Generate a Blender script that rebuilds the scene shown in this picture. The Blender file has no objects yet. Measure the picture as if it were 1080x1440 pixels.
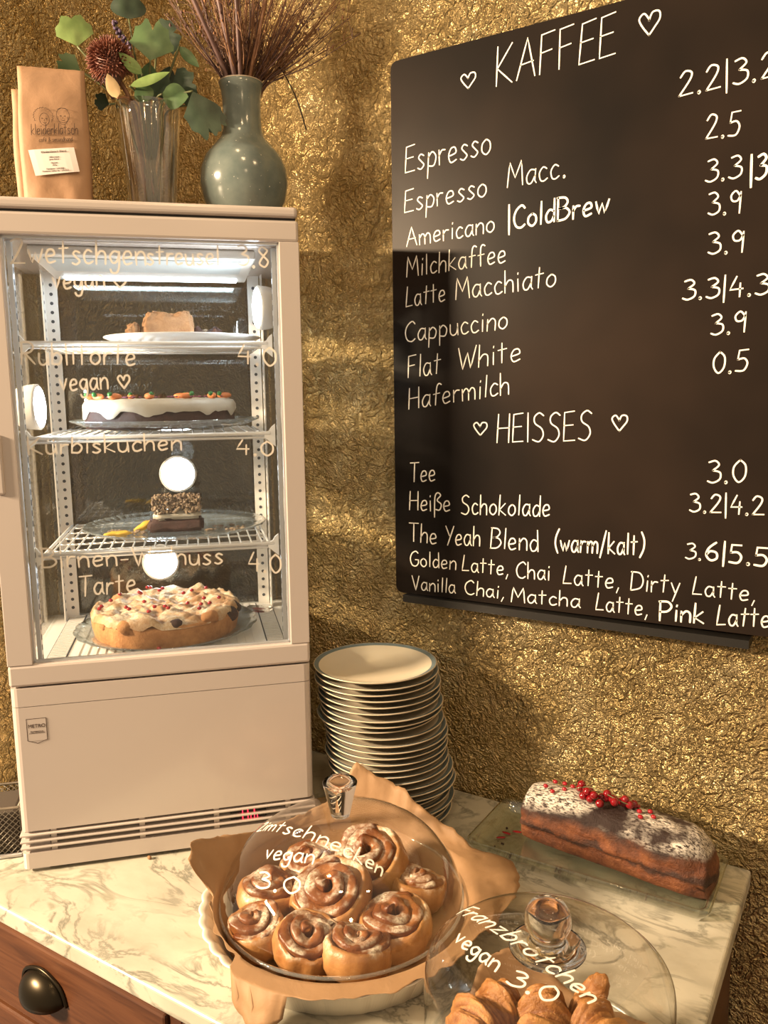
import bpy, bmesh, math, random
from mathutils import Vector, Matrix, noise
PI = math.pi
SC = bpy.context.scene
COL = SC.collection
random.seed(7)

# ------------------------------------------------------------------ camera, world, lights, exposure
R = [[0.849225, -0.065348, 0.523972], [0.527869, 0.129609, -0.839378], [-0.01306, 0.989409, 0.144563]]
cam_d = bpy.data.cameras.new('camera'); cam = bpy.data.objects.new('camera', cam_d); COL.objects.link(cam)
cam_d.sensor_fit = 'HORIZONTAL'; cam_d.sensor_width = 36.0; cam_d.lens = 1134.92 / 1080 * 36.0
cam_d.clip_start = 0.02
m = Matrix(R).to_4x4(); m.translation = Vector((0, 0, 0.69)); cam.matrix_world = m
SC.camera = cam
SC.view_settings.view_transform = 'Standard'; SC.view_settings.look = 'None'
SC.view_settings.gamma = 1; SC.view_settings.use_curve_mapping = False
SC.view_settings.exposure = 0.0
w = bpy.data.worlds.new('room_light'); SC.world = w; w.use_nodes = True
bg = w.node_tree.nodes['Background']; bg.inputs[0].default_value = (1.0, 0.77, 0.52, 1); bg.inputs[1].default_value = 0.43

def light(name, kind, loc, power, col, size=0.1, target=None, spread=None):
    d = bpy.data.lights.new(name, kind); d.energy = power; d.color = col
    if kind == 'AREA':
        d.shape = 'DISK'; d.size = size
        if spread: d.spread = spread
    else:
        d.shadow_soft_size = size
    o = bpy.data.objects.new(name, d); COL.objects.link(o); o.location = loc
    if target is not None:
        o.rotation_euler = (Vector(target) - Vector(loc)).to_track_quat('-Z', 'Y').to_euler()
    return o
# the low warm lamp in the room behind the viewer; the lid of the display case throws its edge onto the wall
rl = light('room_lamp', 'AREA', (-2.35, -1.15, 1.395), 300, (1.0, 0.74, 0.47), 0.16, (-0.70, 1.1, 0.75)); rl.data.shape = 'RECTANGLE'; rl.data.size = .75; rl.data.size_y = .08
light('pendant_lamp', 'POINT', (-0.15, 0.15, 2.0), 17, (1.0, 0.68, 0.36), 0.05)
light('pendant_lamp', 'POINT', (0.45, 0.60, 1.9), 13, (1.0, 0.68, 0.36), 0.05)
light('pendant_lamp', 'POINT', (-0.75, 0.55, 2.0), 7, (1.0, 0.68, 0.36), 0.05)
light('pendant_lamp', 'POINT', (0.6, -0.4, 1.5), 8, (1.0, 0.7, 0.4), 0.06)

# ------------------------------------------------------------------ materials
def mat(name, col=(.8, .8, .8), rough=.5, metal=0.0, **kw):
    m = bpy.data.materials.new(name); m.use_nodes = True
    b = m.node_tree.nodes['Principled BSDF']
    b.inputs['Base Color'].default_value = (*col, 1); b.inputs['Roughness'].default_value = rough
    b.inputs['Metallic'].default_value = metal
    for k, v in kw.items():
        b.inputs[k].default_value = v
    return m
class NT:
    def __init__(s, m): s.m = m; s.t = m.node_tree; s.b = s.t.nodes.get('Principled BSDF')
    def n(s, typ, **kw):
        nd = s.t.nodes.new(typ)
        for k, v in kw.items():
            if k.startswith('_'): setattr(nd, k[1:], v)
            else: nd.inputs[k.replace('__', ' ')].default_value = v
        return nd
    def l(s, a, b): s.t.links.new(a, b)
    def coord(s, which='Object', scale=(1, 1, 1)):
        c = s.n('ShaderNodeTexCoord'); mp = s.n('ShaderNodeMapping'); mp.inputs['Scale'].default_value = scale
        s.l(c.outputs[which], mp.inputs['Vector']); return mp.outputs[0]
    def noise(s, vec, scale, detail=4, rough=.55, dist=0):
        nd = s.n('ShaderNodeTexNoise'); nd.inputs['Scale'].default_value = scale; nd.inputs['Detail'].default_value = detail
        nd.inputs['Roughness'].default_value = rough; nd.inputs['Distortion'].default_value = dist
        if vec is not None: s.l(vec, nd.inputs['Vector'])
        return nd.outputs['Fac']
    def ramp(s, fac, stops):
        r = s.n('ShaderNodeValToRGB'); e = r.color_ramp.elements
        while len(e) > 1: e.remove(e[-1])
        e[0].position = stops[0][0]; e[0].color = (*stops[0][1], 1)
        for p, c in stops[1:]:
            q = e.new(p); q.color = (*c, 1)
        s.l(fac, r.inputs[0]); return r.outputs[0]
    def val(s, fac, a, b):   # smooth threshold
        r = s.n('ShaderNodeMapRange'); r.inputs['From Min'].default_value = a; r.inputs['From Max'].default_value = b
        s.l(fac, r.inputs[0]); return r.outputs[0]
    def mix(s, fac, a, b):
        x = s.n('ShaderNodeMix', _data_type='RGBA')
        if isinstance(fac, float): x.inputs[0].default_value = fac
        else: s.l(fac, x.inputs[0])
        for i, v in ((6, a), (7, b)):
            if isinstance(v, tuple): x.inputs[i].default_value = (*v, 1)
            else: s.l(v, x.inputs[i])
        return x.outputs[2]
    def math(s, op, a, b=None):
        x = s.n('ShaderNodeMath', _operation=op)
        for i, v in ((0, a), (1, b)):
            if v is None: continue
            if isinstance(v, (int, float)): x.inputs[i].default_value = v
            else: s.l(v, x.inputs[i])
        return x.outputs[0]
    def bump(s, h, strength=.5, dist=.01, prev=None):
        x = s.n('ShaderNodeBump'); x.inputs['Strength'].default_value = strength; x.inputs['Distance'].default_value = dist
        s.l(h, x.inputs['Height'])
        if prev is not None: s.l(prev, x.inputs['Normal'])
        s.l(x.outputs[0], s.b.inputs['Normal']); return x.outputs[0]
    def color(s, c): s.l(c, s.b.inputs['Base Color'])
    def up(s):   # world-up component of the normal
        g = s.n('ShaderNodeNewGeometry'); x = s.n('ShaderNodeSeparateXYZ'); s.l(g.outputs['Normal'], x.inputs[0]); return x.outputs[2]

M = {}
# wall: metallic gold paint over crinkled relief
g = NT(mat('gold_relief_paint', (.5, .33, .1), .29, .88)); M['gold'] = g.m
v = g.coord('Object')
big = g.noise(v, 5, 3)
c1 = g.noise(v, 38, 3, .5, .9); r1 = g.math('ABSOLUTE', g.math('SUBTRACT', c1, .5)); ridge = g.math('SUBTRACT', 1, g.val(r1, 0, .09))
c2 = g.noise(v, 85, 3, .55, .6); r2 = g.math('ABSOLUTE', g.math('SUBTRACT', c2, .5)); ridge2 = g.math('SUBTRACT', 1, g.val(r2, 0, .12))
ridge = g.math('ADD', ridge, g.math('MULTIPLY', g.noise(v, 150, 3, .6), 1.3))
h = g.math('ADD', g.math('MULTIPLY', ridge, .7), g.math('ADD', g.math('MULTIPLY', ridge2, .45), g.math('MULTIPLY', big, .8)))
g.bump(h, 1.0, .0078)
g.color(g.ramp(g.noise(v, 14, 4), [(.3, (.56, .40, .17)), (.55, (.75, .56, .27)), (.75, (.84, .67, .37))]))
# marble
g = NT(mat('cream_marble', (.8, .75, .6), .36)); M['marble'] = g.m
v = g.coord('Object', (1, 1.7, 1))
a = g.noise(v, 6, 6, .6, 1.8); ve = g.math('ABSOLUTE', g.math('SUBTRACT', a, .5)); vein = g.math('SUBTRACT', 1, g.val(ve, 0, .042))
gate = g.val(g.noise(v, 5, 2), .38, .56)
a3 = g.noise(v, 17, 4, .6, 1.0); patch = g.val(a3, .58, .70)
base = g.ramp(g.noise(v, 9, 5), [(.3, (.40, .38, .31)), (.55, (.51, .49, .41)), (.8, (.57, .55, .46))])
c = g.mix(g.math('MULTIPLY', g.math('MULTIPLY', vein, gate), .85), base, (.16, .16, .13))
c = g.mix(g.math('MULTIPLY', patch, .65), c, (.24, .24, .18)); g.color(c)
# wood
g = NT(mat('brown_stained_wood', (.2, .08, .03), .42)); M['wood'] = g.m
v = g.coord('Object', (1.2, 1.2, 14)); a = g.noise(v, 6, 6, .6, .6)
g.color(g.ramp(a, [(.3, (.055, .018, .007)), (.55, (.10, .036, .014)), (.8, (.145, .058, .024))])); g.bump(a, .15, .002)
M['enamel'] = mat('white_enamel', (.53, .47, .44), .20, **{'Coat Weight': .3})
M['white_plastic'] = mat('white_plastic', (.72, .70, .67), .4)
M['grey_metal'] = mat('grey_aluminium', (.62, .63, .65), .35, .6)
M['steel_white'] = mat('white_coated_wire', (.82, .82, .82), .35)
M['dark'] = mat('dark_void', (.015, .013, .012), .7)
M['hole'] = mat('dark_hole', (.05, .055, .065), .8)
M['board'] = NT(mat('chalkboard_black', (.018, .014, .012), .33, **{'Specular IOR Level': .05})); g = M['board']; M['board'] = g.m
v = g.coord('Object'); g.color(g.ramp(g.noise(v, 3, 3), [(.35, (.010, .008, .007)), (.7, (.024, .016, .012))]))
M['board_frame'] = mat('black_plastic', (.012, .011, .01), .35)
M['chalk'] = mat('chalk_marker', (.86, .82, .74), .7)
M['pen'] = mat('cream_glass_marker', (.90, .84, .74), .6)
M['pen'].node_tree.nodes['Principled BSDF'].inputs['Alpha'].default_value = .8
M['penw'] = mat('white_glass_marker', (.90, .86, .76), .6)
M['ceramic'] = mat('cream_glazed_ceramic', (.80, .74, .62), .18, **{'Coat Weight': .3})
M['porcelain'] = mat('white_porcelain', (.85, .86, .87), .2)
M['bronze'] = mat('dark_bronze', (.045, .035, .022), .3, .9)
M['ink'] = mat('dark_print', (.05, .025, .015), .8)
M['white_label'] = mat('white_paper_label', (.75, .68, .66), .7)
M['steel'] = mat('galvanised_wire', (.24, .22, .18), .4, .8)

def glassy(name, tint=(.97, .985, .985), ior=1.45, rough=0.0, boost=1.0, bumps=None, add=0.0, refr_fill=0.0, refr_col=(.75, .85, .88), edge=None):
    m = bpy.data.materials.new(name); m.use_nodes = True; t = m.node_tree; t.nodes.clear()
    o = t.nodes.new('ShaderNodeOutputMaterial'); mx = t.nodes.new('ShaderNodeMixShader')
    tr = t.nodes.new('ShaderNodeBsdfTransparent'); tr.inputs[0].default_value = (*tint, 1)
    gl = t.nodes.new('ShaderNodeBsdfGlossy'); gl.inputs['Roughness'].default_value = rough; gl.inputs[0].default_value = (1, 1, 1, 1)
    fr = t.nodes.new('ShaderNodeFresnel'); fr.inputs[0].default_value = ior
    ge = t.nodes.new('ShaderNodeNewGeometry'); io = t.nodes.new('ShaderNodeMapRange'); io.inputs['To Min'].default_value = ior; io.inputs['To Max'].default_value = 1 / ior   # the same reflectance from either side of a thin sheet
    t.links.new(ge.outputs['Backfacing'], io.inputs[0]); t.links.new(io.outputs[0], fr.inputs[0])
    mu = t.nodes.new('ShaderNodeMath'); mu.operation = 'MULTIPLY_ADD'; mu.inputs[1].default_value = boost; mu.inputs[2].default_value = add; mu.use_clamp = True
    t.links.new(fr.outputs[0], mu.inputs[0]); t.links.new(mu.outputs[0], mx.inputs[0])
    src = tr
    if edge:   # longer path through the glass where it is seen edge-on
        lw = t.nodes.new('ShaderNodeLayerWeight'); lw.inputs['Blend'].default_value = .5
        er = t.nodes.new('ShaderNodeValToRGB'); er.color_ramp.elements[0].position = .70; er.color_ramp.elements[0].color = (*tint, 1); er.color_ramp.elements[1].position = 1.0; er.color_ramp.elements[1].color = (*edge, 1)
        t.links.new(lw.outputs['Facing'], er.inputs[0]); t.links.new(er.outputs[0], tr.inputs[0])
    if refr_fill:  # pale diffuse share stands in for surrounding light refracted by the glass
        df = t.nodes.new('ShaderNodeBsdfDiffuse'); df.inputs[0].default_value = (*refr_col, 1); tl = t.nodes.new('ShaderNodeBsdfTranslucent'); tl.inputs[0].default_value = (*refr_col, 1)
        m1 = t.nodes.new('ShaderNodeMixShader'); t.links.new(df.outputs[0], m1.inputs[1]); t.links.new(tl.outputs[0], m1.inputs[2])
        src = t.nodes.new('ShaderNodeMixShader'); src.inputs[0].default_value = refr_fill; t.links.new(tr.outputs[0], src.inputs[1]); t.links.new(m1.outputs[0], src.inputs[2])
    t.links.new(src.outputs[0], mx.inputs[1]); t.links.new(gl.outputs[0], mx.inputs[2]); t.links.new(mx.outputs[0], o.inputs[0])
    if bumps:
        tc = t.nodes.new('ShaderNodeTexCoord'); nz = t.nodes.new('ShaderNodeTexNoise'); nz.inputs['Scale'].default_value = bumps
        bp = t.nodes.new('ShaderNodeBump'); bp.inputs['Strength'].default_value = .5; bp.inputs['Distance'].default_value = .004
        t.links.new(tc.outputs['Object'], nz.inputs['Vector']); t.links.new(nz.outputs['Fac'], bp.inputs['Height'])
        t.links.new(bp.outputs[0], gl.inputs['Normal']); t.links.new(bp.outputs[0], fr.inputs['Normal'])
    return m
M['pane'] = glassy('clear_pane_glass', (.975, .985, .985), 1.45)
M['rear_pane'] = glassy('rear_pane_glass', (.95, .965, .965), 1.5, 0, 1.2)
M['dome'] = glassy('dome_glass', (.98, .975, .965), 1.5, 0, 1.5, edge=(.30, .27, .20))
M['plate_glass'] = glassy('pressed_glass', (.96, .98, .98), 1.45, .06, 1.3, 60, .05, .16, edge=(.45, .55, .55))
M['vase_glass'] = glassy('vase_glass', (.95, .94, .92), 1.5, .02, 2.4, None, .05, edge=(.25, .23, .20))
mm = bpy.data.materials.new('solid_glass'); mm.use_nodes = True; t = mm.node_tree; t.nodes.clear()
o = t.nodes.new('ShaderNodeOutputMaterial'); gb = t.nodes.new('ShaderNodeBsdfGlass'); gb.inputs['IOR'].default_value = 1.48; t.links.new(gb.outputs[0], o.inputs[0]); M['solid_glass'] = mm
def emis(name, col, st):
    m = mat(name, (0, 0, 0), .5); b = m.node_tree.nodes['Principled BSDF']
    b.inputs['Emission Color'].default_value = (*col, 1); b.inputs['Emission Strength'].default_value = st; return m
M['lamp'] = emis('cool_lamp_lens', (.86, .95, 1.0), 60)
M['tube'] = emis('cool_light_strip', (.80, .92, 1.0), 16); M['lamp_rear'] = emis('cool_rear_lens', (.86, .95, 1.0), 22)
M['led'] = emis('red_led', (1.0, .02, .05), 4)
# paper
def paper(name, col, col2):
    g = NT(mat(name, col, .65)); v = g.coord('Object')
    g.color(g.ramp(g.noise(v, 12, 5), [(.3, col2), (.7, col)])); g.bump(g.noise(v, 30, 5, .6, .4), .25, .004)
    tb = g.b.inputs.get('Subsurface Weight'); return g.m
M['parchment'] = paper('brown_baking_paper', (.36, .215, .11), (.27, .158, .075))
M['kraft'] = paper('kraft_paper', (.36, .215, .125), (.30, .17, .09))
# baked goods
def baked(name, lo, hi, scale, sugar=None, amt=(.5, .7), bump=.5, rough=.55, crev=None, upr=(.45, .8)):
    g = NT(mat(name, hi, rough)); v = g.coord('Object'); a = g.noise(v, scale, 6, .65)
    c = g.ramp(a, [(.3, lo), (.7, hi)])
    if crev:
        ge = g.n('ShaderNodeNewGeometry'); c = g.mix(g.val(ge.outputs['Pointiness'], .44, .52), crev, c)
    if sugar:
        s = g.val(g.noise(v, 28, 3, .6), *amt); f = g.val(g.noise(v, 260, 3, .7), .38, .58)
        u = g.val(g.up(), *upr)
        k = g.math('MULTIPLY', g.math('MULTIPLY', s, u), g.math('ADD', g.math('MULTIPLY', f, .75), .25)); c = g.mix(k, c, sugar)
    g.color(c); g.bump(g.noise(v, scale * 4, 5, .7), bump, .003); return g.m
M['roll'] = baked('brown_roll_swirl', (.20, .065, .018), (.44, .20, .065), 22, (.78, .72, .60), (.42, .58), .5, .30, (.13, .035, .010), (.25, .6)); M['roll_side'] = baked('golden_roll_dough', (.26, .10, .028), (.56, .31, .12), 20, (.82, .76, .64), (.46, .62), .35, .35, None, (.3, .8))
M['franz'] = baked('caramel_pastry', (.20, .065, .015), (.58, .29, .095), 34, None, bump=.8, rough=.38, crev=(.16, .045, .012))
M['crumb'] = baked('pale_crumble', (.22, .11, .05), (.38, .21, .10), 60, bump=.9, rough=.8)
M['choc'] = baked('chocolate_sponge', (.025, .009, .006), (.065, .021, .014), 60, bump=.7, rough=.7)
M['frosting'] = baked('cream_frosting', (.42, .38, .31), (.50, .46, .39), 15, bump=.3, rough=.45)
M['nuts'] = baked('chopped_nuts', (.10, .05, .03), (.5, .38, .25), 150, bump=1, rough=.7)
M['tart_side'] = baked('tart_crust', (.32, .13, .04), (.55, .27, .10), 50, bump=.7, rough=.7)
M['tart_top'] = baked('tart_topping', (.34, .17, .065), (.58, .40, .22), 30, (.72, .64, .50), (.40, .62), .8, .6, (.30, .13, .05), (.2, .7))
M['marzipan'] = mat('orange_marzipan', (.62, .20, .06), .5); M['green'] = mat('green_icing', (.02, .16, .03), .4)
M['petal'] = mat('purple_petal', (.18, .05, .10), .6); M['yellow'] = mat('yellow_crumb', (.62, .38, .04), .6)
M['seed'] = mat('red_seed', (.30, .008, .015), .15, **{'Coat Weight': .5}); M['currant'] = mat('red_currant', (.20, .003, .007), .12, **{'Coat Weight': .6, 'Subsurface Weight': .1})
# loaf cake: red-brown sides, dark glaze on the crown, icing sugar
g = NT(mat('chocolate_loaf', (.2, .06, .02), .6)); M['loaf'] = g.m; v = g.coord('Object')
sp = g.n('ShaderNodeSeparateXYZ'); g.l(v, sp.inputs[0])
side = g.ramp(g.noise(v, 30, 6, .7), [(.3, (.035, .010, .005)), (.5, (.14, .042, .014)), (.75, (.27, .095, .032))])
zz = g.math('ADD', sp.outputs[2], g.math('MULTIPLY', g.math('SUBTRACT', g.noise(v, 22, 4), .5), .04))
c = g.mix(g.val(zz, .050, .064), side, (.022, .009, .007))
band = g.math('SUBTRACT', 1, g.val(g.math('ABSOLUTE', g.math('SUBTRACT', zz, .036)), .002, .006)); c = g.mix(g.math('MULTIPLY', band, .8), c, (.02, .008, .006))
s = g.math('MULTIPLY', g.val(g.math('ADD', g.noise(v, 16, 3), g.math('MULTIPLY', g.math('ABSOLUTE', g.math('ADD', sp.outputs[0], -.015)), 1.3)), .45, .60), g.val(g.noise(g.coord('Object', (.35, 1, 1)), 380, 3, .7), .40, .56))
s = g.math('MULTIPLY', s, g.val(g.up(), .35, .75)); s = g.math('MULTIPLY', s, g.val(sp.outputs[2], .05, .065))
c = g.mix(g.math('MULTIPLY', s, .95), c, (.80, .74, .66)); g.color(c); g.bump(g.noise(v, 70, 6, .75), .9, .006)
# plates: cream with slate rim
g = NT(mat('cream_stoneware', (.7, .6, .44), .22)); M['plate'] = g.m; v = g.coord('Object', (1, 1, 0)); ln = g.n('ShaderNodeVectorMath', _operation='LENGTH'); g.l(v, ln.inputs[0])
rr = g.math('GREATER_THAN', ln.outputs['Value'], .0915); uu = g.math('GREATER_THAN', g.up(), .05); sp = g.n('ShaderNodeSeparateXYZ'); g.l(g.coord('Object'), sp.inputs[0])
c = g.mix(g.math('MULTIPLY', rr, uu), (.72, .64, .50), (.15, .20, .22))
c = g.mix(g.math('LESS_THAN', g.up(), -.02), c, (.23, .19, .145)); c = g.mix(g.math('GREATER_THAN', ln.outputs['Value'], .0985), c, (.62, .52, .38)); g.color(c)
# blue-grey vase
g = NT(mat('blue_grey_glaze', (.16, .22, .22), .16)); M['vase'] = g.m; v = g.coord('Object')
c = g.ramp(g.noise(v, 30, 5), [(.3, (.105, .135, .130)), (.7, (.165, .195, .18))]); c = g.mix(g.val(g.noise(v, 190, 2), .70, .74), c, (.45, .45, .40)); g.color(c)
def leafmat(n, a, b):
    g = NT(mat(n, a, .5)); g.color(g.ramp(g.noise(g.coord('Object'), 40, 4), [(.3, a), (.7, b)])); return g.m
M['leaf_l'] = leafmat('light_green_leaf', (.12, .20, .05), (.22, .32, .10)); M['leaf'] = leafmat('green_leaf', (.045, .10, .035), (.09, .16, .06))
M['leaf_d'] = leafmat('dark_green_leaf', (.012, .028, .014), (.03, .055, .028)); M['leaf_p'] = leafmat('beige_dry_leaf', (.50, .36, .18), (.62, .46, .26))
M['protea'] = leafmat('dried_red_bloom', (.10, .025, .018), (.26, .09, .05)); M['lavender'] = leafmat('lavender', (.05, .03, .07), (.11, .07, .14))
M['stem'] = leafmat('dry_brown_stem', (.12, .05, .025), (.26, .13, .06)); M['stem2'] = leafmat('dusky_stem', (.07, .035, .035), (.13, .07, .06)); M['stem_g'] = leafmat('green_stem', (.06, .08, .03), (.12, .13, .05))
M['twig'] = mat('black_twig', (.02, .012, .008), .7)

# ------------------------------------------------------------------ helpers
def link(o, parent=None):
    COL.objects.link(o)
    if parent is not None: o.parent = parent
    return o
def mesh(name, V, F, m, parent=None, smooth=True, loc=None):
    me = bpy.data.meshes.new(name); me.from_pydata([tuple(p) for p in V], [], F); me.update()
    if isinstance(m, (list, tuple)):
        for q in m: me.materials.append(q)
    else: me.materials.append(m)
    if smooth: me.polygons.foreach_set('use_smooth', [True] * len(me.polygons))
    o = bpy.data.objects.new(name, me); link(o, parent)
    if loc: o.location = loc
    return o
def fin(bm, name, m, parent=None, smooth=False):
    me = bpy.data.meshes.new(name); bm.to_mesh(me); bm.free(); me.materials.append(m)
    if smooth: me.polygons.foreach_set('use_smooth', [True] * len(me.polygons))
    o = bpy.data.objects.new(name, me); return link(o, parent)
def empty(name, loc=(0, 0, 0), rz=0, label=None, cat=None, group=None):
    o = bpy.data.objects.new(name, None); o.empty_display_size = .02; COL.objects.link(o); o.location = loc; o.rotation_euler = (0, 0, rz)
    return tag(o, label, cat, group)
def tag(o, label=None, cat=None, group=None, kind=None):
    if label: o['label'] = label
    if cat: o['category'] = cat
    if group: o['group'] = group
    if kind: o['kind'] = kind
    return o
def addbox(bm, x0, x1, y0, y1, z0, z1, bev=0, seg=2, vert_only=False):
    r = bmesh.ops.create_cube(bm, size=1); vs = r['verts']
    for v in vs: v.co = Vector((x0 + (v.co.x + .5) * (x1 - x0), y0 + (v.co.y + .5) * (y1 - y0), z0 + (v.co.z + .5) * (z1 - z0)))
    if bev:
        es = set(e for v in vs for e in v.link_edges)
        if vert_only: es = [e for e in es if abs(e.verts[0].co.z - e.verts[1].co.z) > 1e-6]
        bmesh.ops.bevel(bm, geom=list(es), offset=bev, segments=seg, affect='EDGES', profile=.5)
def box(name, x0, x1, y0, y1, z0, z1, m, parent=None, bev=0, seg=2, vert_only=False):
    bm = bmesh.new(); addbox(bm, x0, x1, y0, y1, z0, z1, bev, seg, vert_only); return fin(bm, name, m, parent)
def boxes(name, L, m, parent=None, bev=0):
    bm = bmesh.new()
    for b in L: addbox(bm, *b, bev)
    return fin(bm, name, m, parent)
def lathe_data(prof, n=48, rmod=None, c=(0, 0, 0)):
    V, F = [], []
    for i, (r, z) in enumerate(prof):
        for k in range(n):
            a = 2 * PI * k / n; q = r * (rmod(a, i) if rmod else 1)
            V.append((c[0] + q * math.cos(a), c[1] + q * math.sin(a), c[2] + z))
    for i in range(len(prof) - 1):
        for k in range(n):
            k2 = (k + 1) % n; F.append((i * n + k, i * n + k2, (i + 1) * n + k2, (i + 1) * n + k))
    return V, F
def lathe(name, prof, m, parent=None, n=48, rmod=None, c=(0, 0, 0), smooth=True):
    V, F = lathe_data(prof, n, rmod, c); o = mesh(name, V, F, m, parent, smooth); 
    bm = bmesh.new(); bm.from_mesh(o.data); bmesh.ops.remove_doubles(bm, verts=bm.verts, dist=1e-5); bmesh.ops.recalc_face_normals(bm, faces=bm.faces); bm.to_mesh(o.data); bm.free()
    return o
def crom(P, n=6):
    P = [Vector(p) for p in P]
    if len(P) < 3: return P
    out = []
    for i in range(len(P) - 1):
        a = P[max(i - 1, 0)]; b = P[i]; c = P[i + 1]; d = P[min(i + 2, len(P) - 1)]
        for k in range(n):
            t = k / n; out.append(.5 * ((2 * b) + (c - a) * t + (2 * a - 5 * b + 4 * c - d) * t * t + (3 * b - a - 3 * c + d) * t ** 3))
    out.append(P[-1]); return out
def tube_data(P, r, n=6, V=None, F=None, cap=True):
    V = [] if V is None else V; F = [] if F is None else F; P = [Vector(p) for p in P]; b0 = len(V)
    up = Vector((0, 0, 1)); N = None
    for i, p in enumerate(P):
        t = (P[min(i + 1, len(P) - 1)] - P[max(i - 1, 0)]).normalized()
        if N is None:
            N = t.cross(up); N = t.cross(Vector((1, 0, 0))) if N.length < .1 else N
        N = (N - t * N.dot(t)).normalized(); B = t.cross(N); rr = r[i] if isinstance(r, (list, tuple)) else r
        for k in range(n):
            a = 2 * PI * k / n; V.append(p + N * (rr * math.cos(a)) + B * (rr * math.sin(a)))
    for i in range(len(P) - 1):
        for k in range(n):
            k2 = (k + 1) % n; F.append((b0 + i * n + k, b0 + i * n + k2, b0 + (i + 1) * n + k2, b0 + (i + 1) * n + k))
    if cap:
        F.append(tuple(b0 + k for k in range(n))[::-1]); e = b0 + (len(P) - 1) * n; F.append(tuple(e + k for k in range(n)))
    return V, F
def tube(name, P, r, m, parent=None, n=6):
    V, F = tube_data(P, r, n); return mesh(name, V, F, m, parent)
def ball_bm(bm, c, r, sub=2, sc=(1, 1, 1)):
    x = bmesh.ops.create_icosphere(bm, subdivisions=sub, radius=r)
    for v in x['verts']: v.co = Vector((v.co.x * sc[0], v.co.y * sc[1], v.co.z * sc[2])) + Vector(c)
    return x['verts']
def fb(p, s, seed=0): return noise.fractal(Vector(p) * s + Vector((seed, seed * 1.7, 0)), 1.0, 2.0, 4)
def blob(name, c, sc, m, parent=None, amp=.1, fr=40, sub=4, seed=0, flat=None):
    bm = bmesh.new(); vs = ball_bm(bm, (0, 0, 0), 1, sub)
    for v in bm.verts:
        d = v.co.normalized(); k = 1 + amp * fb((d.x * sc[0], d.y * sc[1], d.z * sc[2]), fr, seed + 3)
        v.co = Vector((d.x * sc[0] * k, d.y * sc[1] * k, d.z * sc[2] * k))
        if flat is not None and v.co.z < flat: v.co.z = flat
        v.co += Vector(c)
    return fin(bm, name, m, parent, True)

# ------------------------------------------------------------------ single-stroke hand lettering (cap height 10, x-height 5.5)
G = {}
def gl(ch, wd, *st): G[ch] = (wd, [[tuple(map(float, q.split(','))) for q in s.lstrip('~').split()] + ([None] if s.startswith('~') else []) for s in st])
gl('A', 5.2, '0,0 2.8,10 5.2,0', '1,3.6 4.6,3.9'); gl('B', 4.6, '0,0 .3,10', '~0,10 3,9.6 4,7.6 2.6,5.6 .6,5.2', '~.6,5.3 3.4,5 4.7,2.8 3,.4 -.1,0')
gl('C', 4.6, '~4.4,8.6 3,10 .8,8 0,4.5 1,1 3,0 4.6,1.2'); gl('D', 5, '0,0 .2,10', '~-.3,9.8 3.4,9.3 5,5.6 4,1.6 0,0'); gl('E', 4, '3.9,10 .4,9.6 0,0 4,.2', '.2,5.2 3.4,5.4')
gl('F', 4, '3.9,10 .3,9.7 0,0', '.2,5.2 3.2,5.5'); gl('G', 5, '~4.5,8.8 3,10 .8,8.2 0,4.4 1.2,.6 3.4,0 4.8,2 4.8,4.2', '3,4.3 5,4.3'); gl('H', 4.8, '.3,10 0,0', '4.6,10 4.6,0', '.1,5 4.6,5.2')
gl('I', 1, '.5,10 .5,0'); gl('K', 4.6, '.2,10 0,0', '4.4,10 .2,4.4 4.6,0'); gl('L', 3.8, '.8,10 0,0 3.6,.4'); gl('M', 6, '0,0 .8,10 3,3.4 5.4,10 6,0')
gl('P', 4.4, '.4,10 .2,0', '~0,10 3.2,10 4.6,7.6 3,5 .3,4.6'); gl('R', 4.8, '.4,10 0,0', '~0,9.8 3,10 4.4,7.8 3,5.4 .4,5', '1.4,5 4.8,0'); gl('S', 4.4, '~4.2,9 2.6,10 .8,8.6 1,6.4 3.4,4.6 4,2.2 2.4,.1 0,.8')
gl('T', 4.6, '0,9.8 4.8,10', '2.4,9.9 2.2,0'); gl('V', 4.4, '0,10 2.2,0 4.4,10'); gl('W', 6.4, '0,10 1.8,0 3.4,7.4 4.8,0 6.6,10'); gl('Y', 4.4, '0,10 2.2,5', '4.4,10 1.4,0'); gl('Z', 4.8, '~.2,9 2.4,10 4,9 3,5.4 .6,.6 .2,0', '0,.1 4.8,.2')
gl('a', 3.6, '~3.2,5.2 1.4,5.5 .1,3 .6,.4 2,.2 3.3,3', '3.4,5.6 3.3,1 3.9,0'); gl('b', 3.4, '.2,10 0,.2', '~.1,3.8 1.8,5.6 3.4,3.4 2.4,.3 .1,.4'); gl('c', 3, '~3,4.8 1.6,5.6 .2,3.4 .6,.6 1.8,0 3.2,.9')
gl('d', 3.6, '~3.3,4.6 1.6,5.4 .2,3 .8,.2 2.4,.4 3.3,2.4', '3.4,10 3.5,0'); gl('e', 3.4, '~.3,2.6 3,3.4 2.6,5.4 1,5.2 .1,2.6 1,.1 3.2,.8'); gl('f', 3, '~3.3,9.4 2.2,10 1.3,8 1.1,0', '0,5.2 2.8,5.5')
gl('g', 3.5, '~3.2,5 1.6,5.6 .1,3.4 1,.8 2.4,1.2 3.3,4', '~3.4,5.5 3.4,0 2.6,-3.2 .8,-3.4 .2,-2'); gl('h', 3.5, '.2,10 0,0', '~.1,3 1.6,5.4 3.2,4.6 3.3,0'); gl('i', 1, '.5,5.4 .5,0', '.5,7.6 .6,8.2')
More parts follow.
